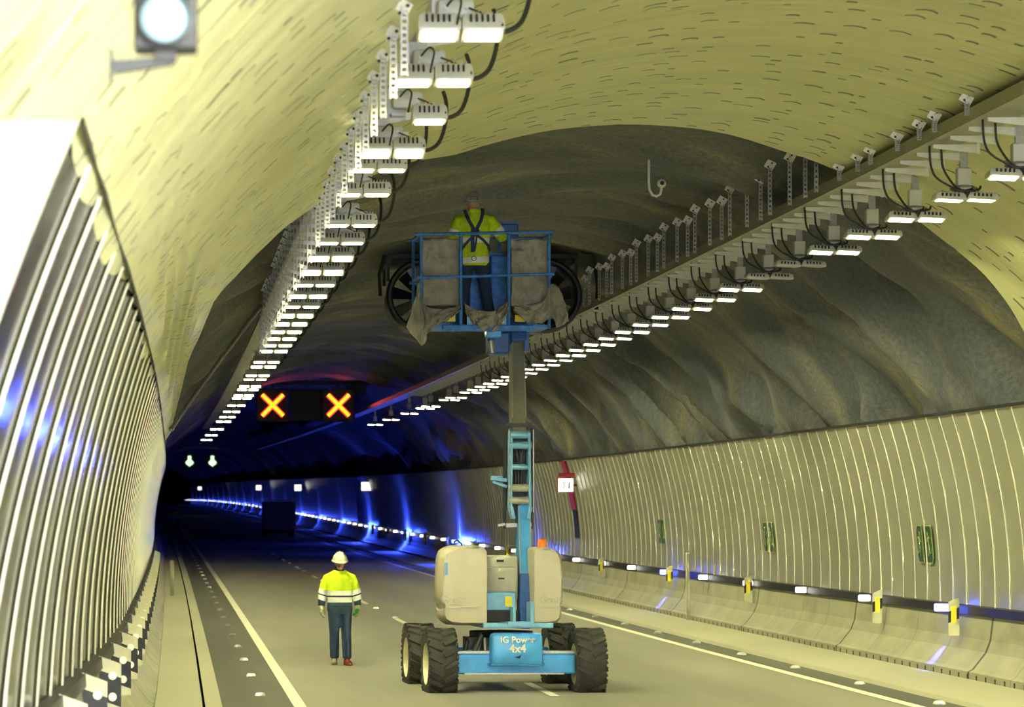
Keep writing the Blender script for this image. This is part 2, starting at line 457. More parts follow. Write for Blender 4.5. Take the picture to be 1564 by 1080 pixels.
def build_shell():
    # road: dark shoulder | pale lanes | dark shoulder
    xs = [-3.2, .3, 1.42, 4.0, 7.0, 8.78, 9.4, 13.6]
    struct(grid('floor', len(xs), len(ZS), lambda i, j: (P(ZS[j], xs[i], 0), (xs[i], ZS[j])), ['asphalt', 'dark_asphalt'], lambda i, j: 0 if 2 <= i <= 4 else 1))
    struct(profile('footpath', [(-.9, .15), (.23, .15), (.23, .06), (.26, .06), (.26, .16), (.45, .16), (.47, 0)], None, mats=['path_concrete', 'black_strip'],
                   matfn=lambda i, j: 1 if i in (1, 2, 3) else 0))
    struct(profile('kerb_strip', [(9.38, 0), (9.42, .05), (11.2, .07)], 'path_concrete'))
    struct(profile('concrete_barrier', [(XC+a, b+.06) for a, b in BAR], 'barrier'))
    struct(profile('concrete_barrier', [(XC-a, b+.14) for a, b in BAR], 'barrier'))
    # painted lines
    struct(strip('trim_1', 1.34, 1.49, .006, .006, 'white_paint'))
    struct(strip('trim_2', 8.71, 8.87, .006, .006, 'white_paint'))
    z = 37.2-12.0*2
    for k in range(24):
        z0 = z+12.0*k
        struct(strip('trim_%d' % (3+k), 4.66, 4.78, .006, .006, 'white_paint', z0, z0+3.0))
    # dark band that carries the barrier lamps, with its cable clips
    struct(profile('cable_channel', [(XC+5.83, .90), (XC+5.80, .905), (XC+5.81, 1.02), (XC+5.9, 1.03)], 'black_strip'))
    struct(profile('cable_channel', [(XC-5.83, .98), (XC-5.80, .985), (XC-5.81, 1.08), (XC-5.9, 1.09)], 'black_strip'))
    # ribbed metal cladding
    def cladding(name, sgn, z0, zfine, z1, pitch, rib, rd, bow, m):
        zz = []; z = z0
        while z < zfine:
            w = pitch-rib
            for f, d in ((0, 0), (.12, bow*.5), (.5, bow), (.88, bow*.5), (1, 0)): zz.append((z+w*f, -d))
            zz += [(z+w+rib*f, rd*math.sin(PI*f)**.6) for f in (.1, .28, .5, .72, .9)]
            z += pitch
        while z < z1: zz.append((z, 0)); z += 6.0
        hs = [1.0+(3.72-1.0)*k/17 for k in range(18)]
        o = grid(name, 18, len(zz), lambda i, j: (P(zz[j][0], XC+sgn*(half(hs[i])-zz[j][1])+(flare(zz[j][0], hs[i]) if sgn < 0 else 0), hs[i]), (hs[i], zz[j][0])), [m, 'rib_cap'], lambda i, j: 1 if zz[j][1] > 0 and zz[min(j+1, len(zz)-1)][1] > 0 else 0)
        o.data.set_sharp_from_angle(angle=math.radians(40))
        return struct(o)
    cladding('wall_left', -1, 11.0, 130, 700, 1.2, .12, .025, .006, 'polished')
    cladding('wall_right', 1, 20.0, 170, 700, .72, .045, .020, .003, 'panel')
    # nearest left panel, its top sloping down towards the portal
    hs = [1.0+k/12 for k in range(13)]
    zz = [-1+12.0*k/12 for k in range(13)]
    def nearp(i, j):
        z = zz[j]; top = 2.2+(810-188)*max(z, 2)/F; top = min(top, 3.72)
        if z < 2: top = 2.6
        h = 1.0+(top-1.0)*i/12
        return P(z, XC-half(h)+.015+flare(z, h), h), (h, z)
    struct(grid('trim_40', 13, 13, nearp, ['rib_cap']))
    struct(grid('trim_41', 18, 2, lambda i, j: (P((-1, 20.0)[j], XC+half(1+2.72*i/17), 1+2.72*i/17), (1+2.72*i/17, (-1, 20)[j])), ['panel']))
    # dark capping seam along the top of the cladding
    for sg in (-1, 1):
        struct(profile('trim_%d' % (43+sg), [(XC+sg*(half(3.72)-.03), 3.69), (XC+sg*(half(3.72)-.03), 3.735), (XC+sg*(half(3.72)+.2), 3.74)], 'dark_steel', z0=11.0))
    # sprayed lining, ending in an uneven arch over the road
    NT_, NZ = 157, 60
    tha, thb = -1.62, 1.62
    def lin(i, j):
        th = tha+(thb-tha)*i/(NT_-1); ze = zedge(th)+.06*noise.noise(V((th*9, 0, 3)))
        z = -1+(ze+1)*(j/(NZ-1))
        d = .04*noise.noise(V((th*1.2, z*.35, 1.3)))+.022*noise.noise(V((th*1.3, z*1.5, 7.7)))
        if j == NZ-1: d -= .0
        r = RL+d
        h = HC+r*math.cos(th); return P(z, XC+r*math.sin(th)+(flare(z, h) if th < 0 else 0), h), (th*RL, z)
    struct(grid('ceiling', NT_, NZ, lin, ['membrane']))
    # excavated rock beyond it
    zz = []; z = 26.0
    while z < 75: zz.append(z); z += .24
    while z < 140: zz.append(z); z += .8
    while z < 712: zz.append(z); z += 9
    NTR = 163; ta, tb = -1.62, 1.62
    def rockd(th, z):
        side = max(0, th-.55)
        q = z+2.6*th*(1 if th > 0 else -1)*1.0
        n = noise.noise(V((th*1.1, q*.42, 2.0)))*.42
        n += noise.noise(V((th*2.2+5, q*.95, 9.0)))*.22
        w = noise.noise(V((th*1.8, q*.30, 11.0)))          # sharp crested folds on the right haunch
        n -= max(0, .5-abs(w)*2.6)*.95*min(1, side*3)
        r = 1-abs(noise.noise(V((th*1.6, q*.62, 4.0))))*2.0
        n -= max(0, r)*.34*(.4+side)
        n += noise.noise(V((th*9, z*1.8, 1.0)))*.05
        return n
    def rk(i, j):
        th = ta+(tb-ta)*i/(NTR-1); z = zz[j]
        d = rockd(th, z) if z < 140 else .4*noise.noise(V((th*1.5, z*.1, 2)))
        r = max(7.22+d, 6.70) if j else 6.62
        return P(z, XC+r*math.sin(th), HC+r*math.cos(th)), (th*7, z)
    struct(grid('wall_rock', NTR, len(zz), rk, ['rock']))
    # far end of the bore
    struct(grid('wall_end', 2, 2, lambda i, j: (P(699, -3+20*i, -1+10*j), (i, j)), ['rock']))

def rock_h(x, z):                 # height of the crown rock over a place
    th = math.asin(max(-1, min(1, (x-XC)/7.0)))
    return HC+math.sqrt(max(.1, 7.1**2-(x-XC)**2))
def lin_h(x): return HC+math.sqrt(RL**2-(x-XC)**2)

# ------------------------------------------------------------------ lighting rows
def luminaire(parent, lens, detail=True):
    b = MB(); w, d, h = .270, .20, .105
    prof = [(w*.96, d*.94, -.012), (w, d, 0), (w, d, .02), (w*.97, d*.92, .075), (w*.86, d*.8, h)]
    b.rings([[V((sx*a/2, sy*c/2, z)) for sx, sy in ((-1, -1), (1, -1), (1, 1), (-1, 1))] for a, c, z in prof])
    if detail:
        for k in (-1, 1): b.cyl((k*w*.40, -d*.5-.004, .028), (k*w*.40, -d*.46, .028), .008, 8)
        for k in range(7): b.box(((k-3)*.03, 0, h+.010), (.006, d*.66, .026))
    lum = b.obj('luminaire', 'lamp_body', parent, ang=25)
    b = MB(); b.box((0, -d*.05, -.017), (w*.80, d*.66, .012), bev=.004); b.obj('lens', lens, lum)
    if detail:
        b = MB()
        for k in range(5): b.box(((k-2)*.036-.008, -d*.475, .062), (.013, .04, .046), rot=(-.15, 0, 0))
        b.obj('vent_slots', 'slot_black', lum)
    return lum
def row_left():
    protos = {}
    def proto(lens, detail, nlum=2):
        k = (lens, detail, nlum)
        if k in protos: return protos[k]
        t = thing('twin_floodlight', 'x', 'floodlight', group='floodlights along the left ceiling row')
        for q in ((-.14, .14) if nlum == 2 else (.14,)):
            l = luminaire(t, lens, detail); l.location = (q, 0, 0)
        if detail:
            b = MB(); b.box((-.02, .10, .17), (.24, .07, .14), bev=.03, seg=2)
            for q in (-.09, .05): b.cyl((q, .06, .18), (q, .04, .18), .014, 10)
            b.obj('junction_box', 'lamp_body', t)
            b = MB(); b.box((-.10, .16, .20), (.14, .02, .36)); b.box((-.10, .10, .05), (.10, .16, .02)); b.obj('hanger_plate', 'galvanised', t)
            b = MB(); b.prism([(0, .05), (.36, .05), (.36, .02), (0, -.05)], .05, Matrix.Translation(V((-.05, .24, .32)))); b.obj('wedge_bracket', 'bracket_white', t)
            b = MB()
            b.tube(smooth([(-.09, .05, .18), (-.03, .0, .24), (0, -.05, .20), (-.02, -.08, .10), (-.03, -.10, .05)]), .0075, 7); b.obj('cable', 'cable', t)
            b = MB(); b.tube(smooth([(.05, .05, .18), (.14, -.02, .13), (.25, -.08, .06), (.255, -.1, .04)]), .0065, 7); b.obj('cable', 'cable', t)
            b = MB(); b.tube(smooth([(.20, .09, .05), (.30, .06, .03), (.40, .08, .10), (.46, .14, .28), (.47, .2, .45), (.45, .25, .55)]), .017, 8); b.obj('cable', 'cable', t)
        protos[k] = t; t.location = (0, -50, 0); return t
    tilts = [17, 10, 6, 20, 2, 1, 0, 2, 17, 18, 6, 14, 5, 16, 16, 12, 12, 10, 14, 10, 8, 14, 6, 10, 4, 12]
    used = set()
    for n in range(62):
        z = 18.75+2.01*n
        if n >= 17 and n % 3 == 1 or n >= 30 and n % 3 == 2 or n >= 40 and n % 2: continue                     # gaps in the far run
        far = z > 62
        lens = 'lens_on' if n < 33 else 'lens_far'
        if n in (4, 5, 6): lens = 'lens_on'
        pr = proto(lens, not far, 1 if n == 2 else 2)
        lab = '%s twin floodlight from the camera in the left ceiling row, lit' % ordw(n+1)
        if n == 2: lab = 'single lit floodlight hung between the second and fourth lamps of left ceiling row'
        if n == 0: lab = 'large lit twin floodlight at the top edge, nearest in left ceiling row'
        loc = P(z, 1.76 if n < 30 else 1.76, 5.33+(.10 if n in (4, 5) else 0))
        if id(pr) in used: t = dup(pr, loc, lab)
        else: t = pr; used.add(id(pr)); t.location = loc; t['label'] = lab
        ta = math.radians(tilts[n] if n < len(tilts) else (12, 9, 14)[n % 3])
        for c in t.children:
            if c.name.startswith('luminaire'): c.rotation_euler = (-ta, 0, 0)
    # tray the lamps hang under, and its perforated hanger struts
    b = MB()
    zs = [17.0+2.5*k for k in range(46)]
    for za, zb in zip(zs, zs[1:]):
        b.beam(P(za, 1.52, 5.66), P(zb, 1.52, 5.66), .05, .30, up=(1, 0, 0))
    tag(b.obj('cable_tray', 'strut_steel', smooth=False), 'grey steel cable tray above the left ceiling row of floodlights', 'cable tray')
    st = strut('galvanised')
    for k in range(34):
        z = 18.2+.95*k
        x = 1.36-.0*k
        top = (lin_h(x) if z < zedge(math.asin((x-XC)/RL)) else rock_h(x, z)-.12)
        t = st if k == 0 else dup(st)
        t.location = P(z, x, top); t['group'] = 'hanger struts above the left lamp row'
        t['label'] = '%s perforated hanger strut from the camera above the left lamp row' % ordw(k+1)
        for c in t.children:
            if c.name.startswith('channel'): c.scale.z = max(.15, top-4.98)
            if c.name.startswith('anchor'): c.scale = (.7, .7, .7)
def strut(m):
    t = thing('hanger_strut', 'x', 'strut')
    b = MB()
    for q in (-1, 1): b.box((q*.018, 0, -.5), (.010, .035, 1.0))
    for k in range(11): b.box((0, 0, -.04-k*.092), (.036, .030, .045))
    b.obj('channel', m, t, smooth=False)
    b = MB(); b.box((0, -.02, -.05), (.12, .012, .11), rot=(.3, PI/6, 0)); b.cyl((0, -.05, -.05), (0, 0, -.05), .012, 8); b.obj('anchor_plate', 'bracket_white', t)
    for q in ((.02, -.03), (-.03, -.075)):
        b = MB(); b.cyl((q[0], -.04, q[1]), (q[0], -.028, q[1]), .012, 6); b.obj('bolt', 'slot_black', t)
    return t
TX, TH = 7.50, 6.03
def row_right():
    # tray beam
    b = MB(); zs = [12.0+2.0*k for k in range(60)]+[132+8*k for k in range(14)]
    for za, zb in zip(zs, zs[1:]):
        b.beam(P(za, TX, TH+.06), P(zb, TX, TH+.06), .13, .05, up=(1, 0, 0))
        b.beam(P(za, TX+.27, TH+.05), P(zb, TX+.27, TH+.05), .012, .50, up=(1, 0, 0))
    tag(b.obj('cable_tray', 'tray_metal', smooth=False), 'long olive grey cable tray running under the right side of ceiling', 'cable tray')
    # wedge brackets
    bp = None; k = 0; z = 27.6; n = 0
    while z < 95:
        if bp is None:
            b = MB(); b.prism([(0, .012), (.46, .012), (.46, -.075), (.05, -.03), (0, -.02)], .035, Matrix())
            b.box((.45, 0, -.02), (.03, .05, .12))
            bp = b.obj('cantilever_bracket', 'bracket_white'); o = bp; bp['category'] = 'bracket'; bp['group'] = 'wedge brackets under the right cable tray'
        else: o = bp.copy(); COL.objects.link(o)
        o.location = P(z, TX+.04, TH-.03)
        n += 1
        o['label'] = '%s white wedge bracket from the camera under the right cable tray' % ordw(n)
        z += .667
    # lamps on poles
    protos = {}
    def proto(lens, detail):
        k = (lens, detail)
        if k in protos: return protos[k]
        t = thing('pole_floodlight', 'x', 'floodlight', group='floodlights hung from the right cable tray')
        for q in (-.165, .165):
            l = luminaire(t, lens, detail); l.location = (q, 0, 0); l.scale = (1.15, 1.05, .62)
        b = MB(); b.box((-.012, .06, .42), (.05, .04, .30)); b.box((.03, .07, .40), (.03, .03, .24)); b.obj('pole', 'galvanised', t)
        b = MB(); b.box((0, .05, .235), (.145, .10, .19), bev=.008); b.obj('driver_box', 'lamp_body', t)
        if detail:
            b = MB(); b.ell((0, .03, .115), (.15, .09, .045), 16, 8); b.box((.0, -.04, .11), (.14, .05, .05), bev=.01); b.obj('swivel', 'galvanised', t)
            b = MB(); b.prism([(-.03, .06), (.03, .06), (0, -.0)], .06, Matrix.Translation(V((0, -.08, .01)))); b.obj('clamp', 'slot_black', t)
            for x0, x1, x2 in ((-.36, -.14, .04), (-.24, -.10, .12)):
                b = MB(); b.tube(smooth([(x0, 0, .62), (x0, 0, .50), (x0+.015, 0, .34), (x0+.07, -.02, .22), (x1, -.06, .12), (x1+.08, -.08, .085), (x2, -.07, .10), (x2+.03, -.04, .135)]), .012, 8)
                b.obj('cable', 'cable', t)
        protos[k] = t; t.location = (3, -50, 0); return t
    used = set(); cnt = 0
    off = {4, 5}; bright = {-1, 0, 1, 2, 3, 6, 7, 8, 9, 11, 13, 14}
    for k in range(-1, 46):
        z = 30.2+2.0*k
        if 26 <= k and k % 4 in (1, 2): continue
        if k >= 36 and k % 4 != 3: continue
        lens = 'lens_off' if k in off else ('lens_on' if k in bright else 'lens_far' if (k > 17 or k % 2) else 'lens_dim')
        pr = proto(lens, z < 75)
        cnt += 1
        lab = '%s twin floodlight from the camera under the right cable tray, %s' % (ordw(cnt), 'unlit' if k in off else 'dimly lit' if lens == 'lens_dim' else 'lit')
        loc = P(z, 8.02, 5.52)
        if id(pr) in used: t = dup(pr, loc, lab)
        else: t = pr; used.add(id(pr)); t.location = loc; t['label'] = lab
        ta = math.radians(-3 if lens == 'lens_off' else 1 if k == 0 else 9 if k < 16 else 5)
        for c in t.children:
            if c.name.startswith('luminaire'): c.rotation_euler = (-ta, .05, 0)
    st = strut('strut_steel')
    for k in range(30):
        z = 28.0+.9*k+(.3 if k % 3 == 1 else 0); x = TX-.05
        inl = z < zedge(math.asin((x-XC)/RL))
        top = (lin_h(x)+.02 if inl else rock_h(x, z)-.12+.06*math.sin(k*2.1))
        t = st if k == 0 else dup(st)
        t.location = P(z, x, top); t['group'] = 'hanger struts above the right cable tray'
        t['label'] = '%s perforated hanger strut from the camera above the right cable tray' % ordw(k+1)
        for c in t.children:
            if c.name.startswith('channel'): c.scale.z = max(.1, top-TH-.05)

# ------------------------------------------------------------------ roadside furniture
def barrier_lamps():
    def mk(m, rim):
        t = thing('barrier_lamp', 'x', 'lamp')
        b = MB(); b.box((0, 0, 0), (.22, .05, .12), bev=.022, seg=2); b.obj('housing', rim, t)
        b = MB(); b.box((0, -.028, 0), (.19, .03, .095), bev=.02, seg=2); b.obj('lens', m, t)
        return t
    pw, pb = mk('barrier_white', 'dark_steel'), mk('barrier_blue', 'barrier_blue_rim')
    uw = ub = False; n = 0
    z = 42.2
    while z < 640:
        blue = (n % 5 == 0)
        loc = P(z, XC+5.70, .965)
        col = 'blue' if blue else 'white'
        lab = '%s %s glowing lamp from the camera on top of right concrete barrier' % (ordw((n//5)+1 if blue else n-n//5), col)
        if blue:
            t = dup(pb, loc, lab) if ub else pb; ub = True
        else:
            t = dup(pw, loc, lab) if uw else pw; uw = True
        t.location = loc; t['label'] = lab; t['group'] = '%s barrier lamps' % col
        sl = (XO(z+1)-XO(z-1))/2
        t.rotation_euler.z = -math.radians(8)
        n += 1; z += 4.75 if z < 300 else 9.5
def delineators():
    # yellow boards on the right barrier
    t = thing('delineator_board', 'x', 'delineator', group='yellow marker boards on the right barrier')
    w, h = .15, .52
    m = Matrix.Identity(4)
    b = MB(); b.prism([(-w/2, h/2-.05), (w/2, h/2+.02), (w/2, h/2-.12), (-w/2, h/2-.19)], .02, m); b.obj('pale_end', 'board_pale', t)
    b = MB(); b.prism([(-w/2, -h/2+.17), (w/2, -h/2+.24), (w/2, -h/2+.0), (-w/2, -h/2+.0)], .02, m); b.obj('pale_end', 'board_pale', t)
    b = MB(); b.prism([(-w/2, h/2-.19), (w/2, h/2-.12), (w/2, -h/2+.24), (-w/2, -h/2+.17)], .02, m); b.obj('black_panel', 'board_black', t)
    b = MB(); b.box((0, -.016, .03), (.075, .014, .235), bev=.006); b.obj('reflector', 'reflector_yellow', t)
    zs = [41.4, 45.9, 56.2, 65.1, 75.3, 86, 96, 106, 116, 126, 136, 146, 156]
    for i, z in enumerate(zs):
        o = t if i == 0 else dup(t)
        o.location = P(z, XC+5.66, .86); o.rotation_euler.z = math.radians(-6)
        o['label'] = '%s yellow and black marker board from the camera on right barrier' % ordw(i+1)
    # two-dot boards on the left barrier
    t = thing('marker_board', 'x', 'delineator', group='two-dot marker boards on the left barrier')
    w, h = .19, .50
    b = MB(); b.prism([(-w/2, h/2), (w/2, h/2-.07), (w/2, h/2-.19), (-w/2, h/2-.12)], .02, m); b.obj('pale_end', 'board_pale', t)
    b = MB(); b.prism([(-w/2, -h/2+.13), (w/2, -h/2+.06), (w/2, -h/2), (-w/2, -h/2)], .02, m); b.obj('pale_end', 'board_pale', t)
    b = MB(); b.prism([(-w/2, h/2-.12), (w/2, h/2-.19), (w/2, -h/2+.06), (-w/2, -h/2+.13)], .02, m); b.obj('black_panel', 'board_black', t)
    for q in (.08, -.10):
        b = MB(); b.lathe([(.001, -.022), (.034, -.022), (.036, -.01)], (.02, 0, q), 'y', 24); b.obj('reflector', 'reflector_white', t)
    z = 16.75; i = 0
    while z < 90:
        o = t if i == 0 else dup(t)
        o.location = P(z, XC-5.74+flare(z, 1), .84); o.rotation_euler.z = math.radians(8)
        o['label'] = '%s black two-dot marker board from the camera on left barrier' % ordw(i+1)
        i += 1; z += 2.75
def studs():
    def stud():
        b = MB(); b.rings([[V((sx*a/2, sy*c/2, z)) for sx, sy in ((-1, -1), (1, -1), (1, 1), (-1, 1))] for a, c, z in ((.13, .13, -.01), (.13, .13, .004), (.10, .05, .030), (.03, .01, .034))])
        return b.obj('road_stud', 'reflector_white', smooth=False)
    s = stud(); first = True
    for nm, x, z0, st, cnt in (('left edge line', 1.0, 28.3, 4.5, 30), ('lane line', 4.72, 58., 6.0, 14), ('right edge line', 9.17, 31.5, 4.15, 12)):
        for k in range(cnt):
            z = z0+st*k
            o = s if first else s.copy()
            if not first: COL.objects.link(o)
            first = False
            o.location = P(z, x, .012)
            tag(o, '%s white road stud from the camera along the %s' % (ordw(k+1), nm), 'road stud', 'road studs along the '+nm)
    b = MB(); b.box((0, 0, .45), (.10, .04, .9), bev=.008); 
    o = b.obj('marker_post', 'post_grey'); o.location = P(75, -.12, .15)
    tag(o, 'slim pale marker post standing on the left footpath', 'post')
    b = MB(); b.box((0, 0, .7), (.075, .05, 1.42), bev=.008); b.box((0, .05, 1.3), (.05, .1, .04))
    o = b.obj('marker_post', 'post_grey'); o.location = P(61.6, XC+5.45, .07)
    tag(o, 'tall thin grey post against the right concrete barrier', 'post')
def wall_frame(z, h, out=.03):
    """matrix whose x runs along the wall towards the camera's right, y into the wall, z up the right-hand cladding"""
    w = half(h)-out; dh = .05
    up = V((half(h+dh)-half(h-dh), 0, 2*dh)).normalized()
    xa = V((0, -1, 0)); ya = up.cross(xa)
    R = Matrix((xa, ya, up)).transposed().to_4x4()
    return Matrix.Translation(P(z, XC+w, h)) @ R
def exit_signs():
    def glyph(b, flip):
        s = -1 if flip else 1
        q = -.014
        b.ell((s*.05, q, .16), (.032, .008, .032), 12, 6)
        b.beam((s*.03, q, .12), (-s*.01, q, .0), .05, .012)
        b.beam((s*.03, q, .11), (s*.12, q, .04), .024, .012); b.beam((s*.02, q, .11), (-s*.08, q, .09), .024, .012)
        b.beam((-s*.01, q, .0), (s*.07, q, -.08), .03, .012); b.beam((s*.07, q, -.08), (s*.05, q, -.17), .026, .012)
        b.beam((-s*.01, q, .0), (-s*.07, q, -.11), .03, .012); b.beam((-s*.07, q, -.11), (-s*.13, q, -.13), .024, .012)
    for i, z in enumerate((43.7, 55.2, 67.2)):
        for j, dz in enumerate((.27, -.27)):
            t = thing('exit_sign', ('left' if j == 0 else 'right')+' green running figure exit sign of the '+('nearest', 'middle', 'farthest')[i]+' pair on right wall', 'sign', group='exit signs on the right wall')
            t.matrix_world = wall_frame(z+dz, 1.86)
            hw = .16
            poly = [(-hw, .28), (hw-.06, .28), (hw, .2), (hw, -.2), (hw-.06, -.28), (-hw, -.28)]
            if j == 0: poly = [(-p[0], p[1]) for p in poly][::-1]
            b = MB(); b.prism(poly, .016, Matrix()); b.obj('plate', 'sign_line', t, smooth=False)
            b = MB(); b.prism([(p[0]*.90, p[1]*.95) for p in poly], .022, Matrix()); b.obj('panel', 'sign_green', t, smooth=False)
            b = MB(); glyph(b, j == 1); bmesh.ops.scale(b.bm, vec=(.75, 1, 1), verts=b.bm.verts[:]); b.obj('running_figure', 'sign_line', t)
def emergency_signs():
    for i, (z, px, py) in enumerate(((80, 864, 741), (158, 567, 743), (222, 455, 745), (281, 395, 745), (409, 305, 746))):
        x, h = unproj(px, py, z); x = min(x, XC+5.45)
        lab = 'white lit emergency sign with red hood on the right wall' if i == 0 else '%s glowing white sign beyond the lift on right wall' % ordw(i)
        t = thing('emergency_sign', lab, 'sign', P(z, x, h), group='lit signs along the right wall')
        s = 1.0 if i == 0 else 1.25
        b = MB(); b.box((0, .06, 0), (.44*s, .12, .40*s), bev=.02); b.box((.30*s, .06, 0), (.20*s, .05, .06*s)); b.obj('light_box', 'red_paint', t)
        b = MB(); b.box((0, -.005, 0), (.40*s, .02, .36*s), bev=.015, seg=2); b.obj('face', 'sign_lit', t)
        if i == 0:
            b = MB(); b.box((.03, .02, .27), (.42, .16, .12), bev=.01); b.obj('hood', 'red_paint', t)
            b = MB(); b.box((.09, -.02, -.02), (.035, .012, .16)); b.cyl((.09, -.02, .06), (.09, -.02, .085), .014, 8); b.obj('extinguisher_symbol', 'eye_dark', t)
            b = MB(); b.tube([V((-.09, -.02, 0))+V((.05*math.sin(a), 0, .085*math.cos(a)-.0)) for a in [k*PI/8 for k in range(9)]], .014, 8); b.obj('phone_symbol', 'green_plastic', t)
    # red strip and dark cabinet beneath the nearest sign
    t = thing('hose_cabinet', 'narrow red and black hose cabinet let into right wall behind the lit sign', 'cabinet', P(81.2, XC+5.7, 1.2))
    def wallstrip(h0, h1, z0, z1, out):
        b = MB(); n = 8; a = []
        for k in range(n+1):
            h = h0+(h1-h0)*k/n
            a.append([P(zz, XC+half(h)-o, h)-P(81.2, XC+5.7, 1.2) for zz, o in ((z0, .0), (z0, out), (z1, out), (z1, 0))])
        b.rings(a); return b
    wallstrip(2.35, 3.66, 80.9, 81.7, .05).obj('red_panel', 'red_paint', t)
    wallstrip(1.55, 2.33, 80.9, 81.5, .05).obj('door', 'board_black', t)
    wallstrip(1.05, 1.53, 80.9, 81.3, .04).obj('kick_panel', 'galvanised', t)
def lane_signals():
    def crossbar(b, L, r, y):
        for s in (-1, 1): b.tube([(-L*s, y, -L), (L*s, y, L)], r, 10)
    for i, (px, lab) in enumerate(((416.5, 'left glowing red and yellow cross lane signal'), (517, 'right glowing red and yellow cross lane signal'))):
        z = 112.0; x, h = unproj(px, 619, z)
        t = thing('lane_signal', lab+' above the road', 'signal', P(z, x, h), group='cross lane signals')
        b = MB(); b.box((0, .16, 0), (1.25, .2, 1.25), bev=.03); b.box((0, .1, .72), (.08, .08, .3)); b.obj('housing', 'board_black', t)
        b = MB(); crossbar(b, .40, .105, .03); b.obj('red_glow', 'cross_red', t)
        b = MB(); crossbar(b, .40, .058, -.045); b.obj('yellow_bars', 'cross_yellow', t)
    xa, h = unproj(390, 619, 112.6); xb, _ = unproj(545, 619, 112.6)
    b = MB(); b.box(P(112.6, (xa+xb)/2, h+.86), (xb-xa+1, .25, .16)); b.box(P(112.7, (xa+xb)/2, h), (1.2, .2, 1.2), bev=.03)
    for x in (xa-.3, xb+.3, (xa+xb)/2): b.cyl(P(112.6, x, h+.86), P(112.6, x, h+1.6), .05)
    tag(b.obj('signal_gantry', 'board_black'), 'dark overhead gantry beam carrying the two cross signals', 'gantry')
    for i, (px, lab) in enumerate(((289.5, 'left small green arrow lane signal far down the tunnel'), (324.5, 'right small green arrow lane signal far down the tunnel'))):
        z = 321.0; x, h = unproj(px, 704, z)
        t = thing('arrow_signal', lab, 'signal', P(z, x, h), group='green arrow signals')
        b = MB(); b.box((0, .2, 0), (1.3, .2, 1.6)); b.obj('housing', 'board_black', t)
        b = MB(); b.prism([(-.18, .55), (.18, .55), (.18, .1), (.42, -.1), (.42, -.3), (0, -.62), (-.42, -.3), (-.42, -.1), (-.18, .1)], .1, Matrix()); b.obj('arrow', 'arrow_green', t)
    # square signal lamp near the camera
    z = 8.2; x, h = unproj(253, 28, z); s = z/F
    t = thing('signal_lamp', 'dark square signal lamp with pale disc on bracket at top left', 'signal', P(z, x, h))
    b = MB(); b.box((0, .06, .0), (98*s, .12, 92*s), bev=.006); b.obj('housing', 'signal_housing', t)
    b = MB(); b.lathe([(.001, -.012), (30*s, -.01), (38*s, 0), (38*s, .01)], (0, -.001, 0), 'y', 40); b.obj('disc', 'signal_disc', t)
    b = MB(); b.lathe([(39*s, 0), (44*s, 0), (44*s, -.03), (39*s, -.035)], (0, 0, 0), 'y', 40, True); b.obj('visor_ring', 'signal_housing', t)
    b = MB(); b.beam((-80*s, .06, -70*s), (10*s, .06, -60*s), 22*s, .03, d1=.03, w1=14*s); b.box((0, .06, -53*s), (34*s, .05, 18*s), bev=.003)
    b.box((-84*s, .06, -68*s), (7*s, .05, 52*s)); b.obj('arm', 'signal_housing', t)
def fans():
    for i, (px, lab) in enumerate(((647, 'left dark round jet fan hung under the rock behind the basket'), (832, 'right dark round jet fan hung under the rock behind the basket'))):
        z = 53.6; x, h = unproj(px, 452, z)
        t = thing('jet_fan', lab, 'fan', P(z, x, h), group='jet fans')
        b = MB(); b.lathe([(.56, .05), (.60, -.06), (.64, -.06), (.68, .0), (.68, .12), (.62, .16), (.60, 1.7), (.54, 1.7)], (0, 0, 0), 'y', 48, True); b.obj('casing', 'fan_grey', t)
        b = MB(); b.lathe([(.001, -.02), (.12, 0), (.17, .10), (.17, 1.2), (.05, 1.3)], (0, .1, 0), 'y', 24); b.obj('hub', 'dark_steel', t)
        for k in range(9):
            a = 2*PI*k/9
            b = MB(); rad = V((math.sin(a), 0, math.cos(a))); tan = V((math.cos(a), 0, -math.sin(a)))
            rs = []
            for r, w, tw in ((.15, .09, .9), (.35, .12, .65), (.54, .13, .45)):
                c = rad*r+V((0, .45, 0)); d = tan*math.cos(tw)+V((0, 1, 0))*math.sin(tw); nn = rad.cross(d)
                rs.append([c-d*w+nn*.004, c-nn*.012, c+d*w+nn*.004, c+nn*.012])
            b.rings(rs); b.obj('blade', 'galvanised' if k % 3 == 0 else 'fan_grey', t)
        b = MB(); ch = rock_h(x, z)-h
        for sx in (-.62, .62):
            for y in (.4, 1.5): b.beam((sx, y, .3), (sx, y, ch+.1), .06, .06)
            b.beam((sx, .2, .66), (sx, 1.7, .66), .08, .08)
        for y in (.4, 1.5): b.beam((-.66, y, .76), (.66, y, .76), .07, .07)
        b.obj('hanging_frame', 'dark_steel', t)
        b = MB(); b.tube([(.66, .1, .8), (.9, .1, .75), (.98, .1, .2), (.95, .1, -.3)] if i else [(-.7, .1, .75), (-.8, .1, .4), (-.78, .1, 0)], .035, 8); b.obj('cable', 'cable', t)
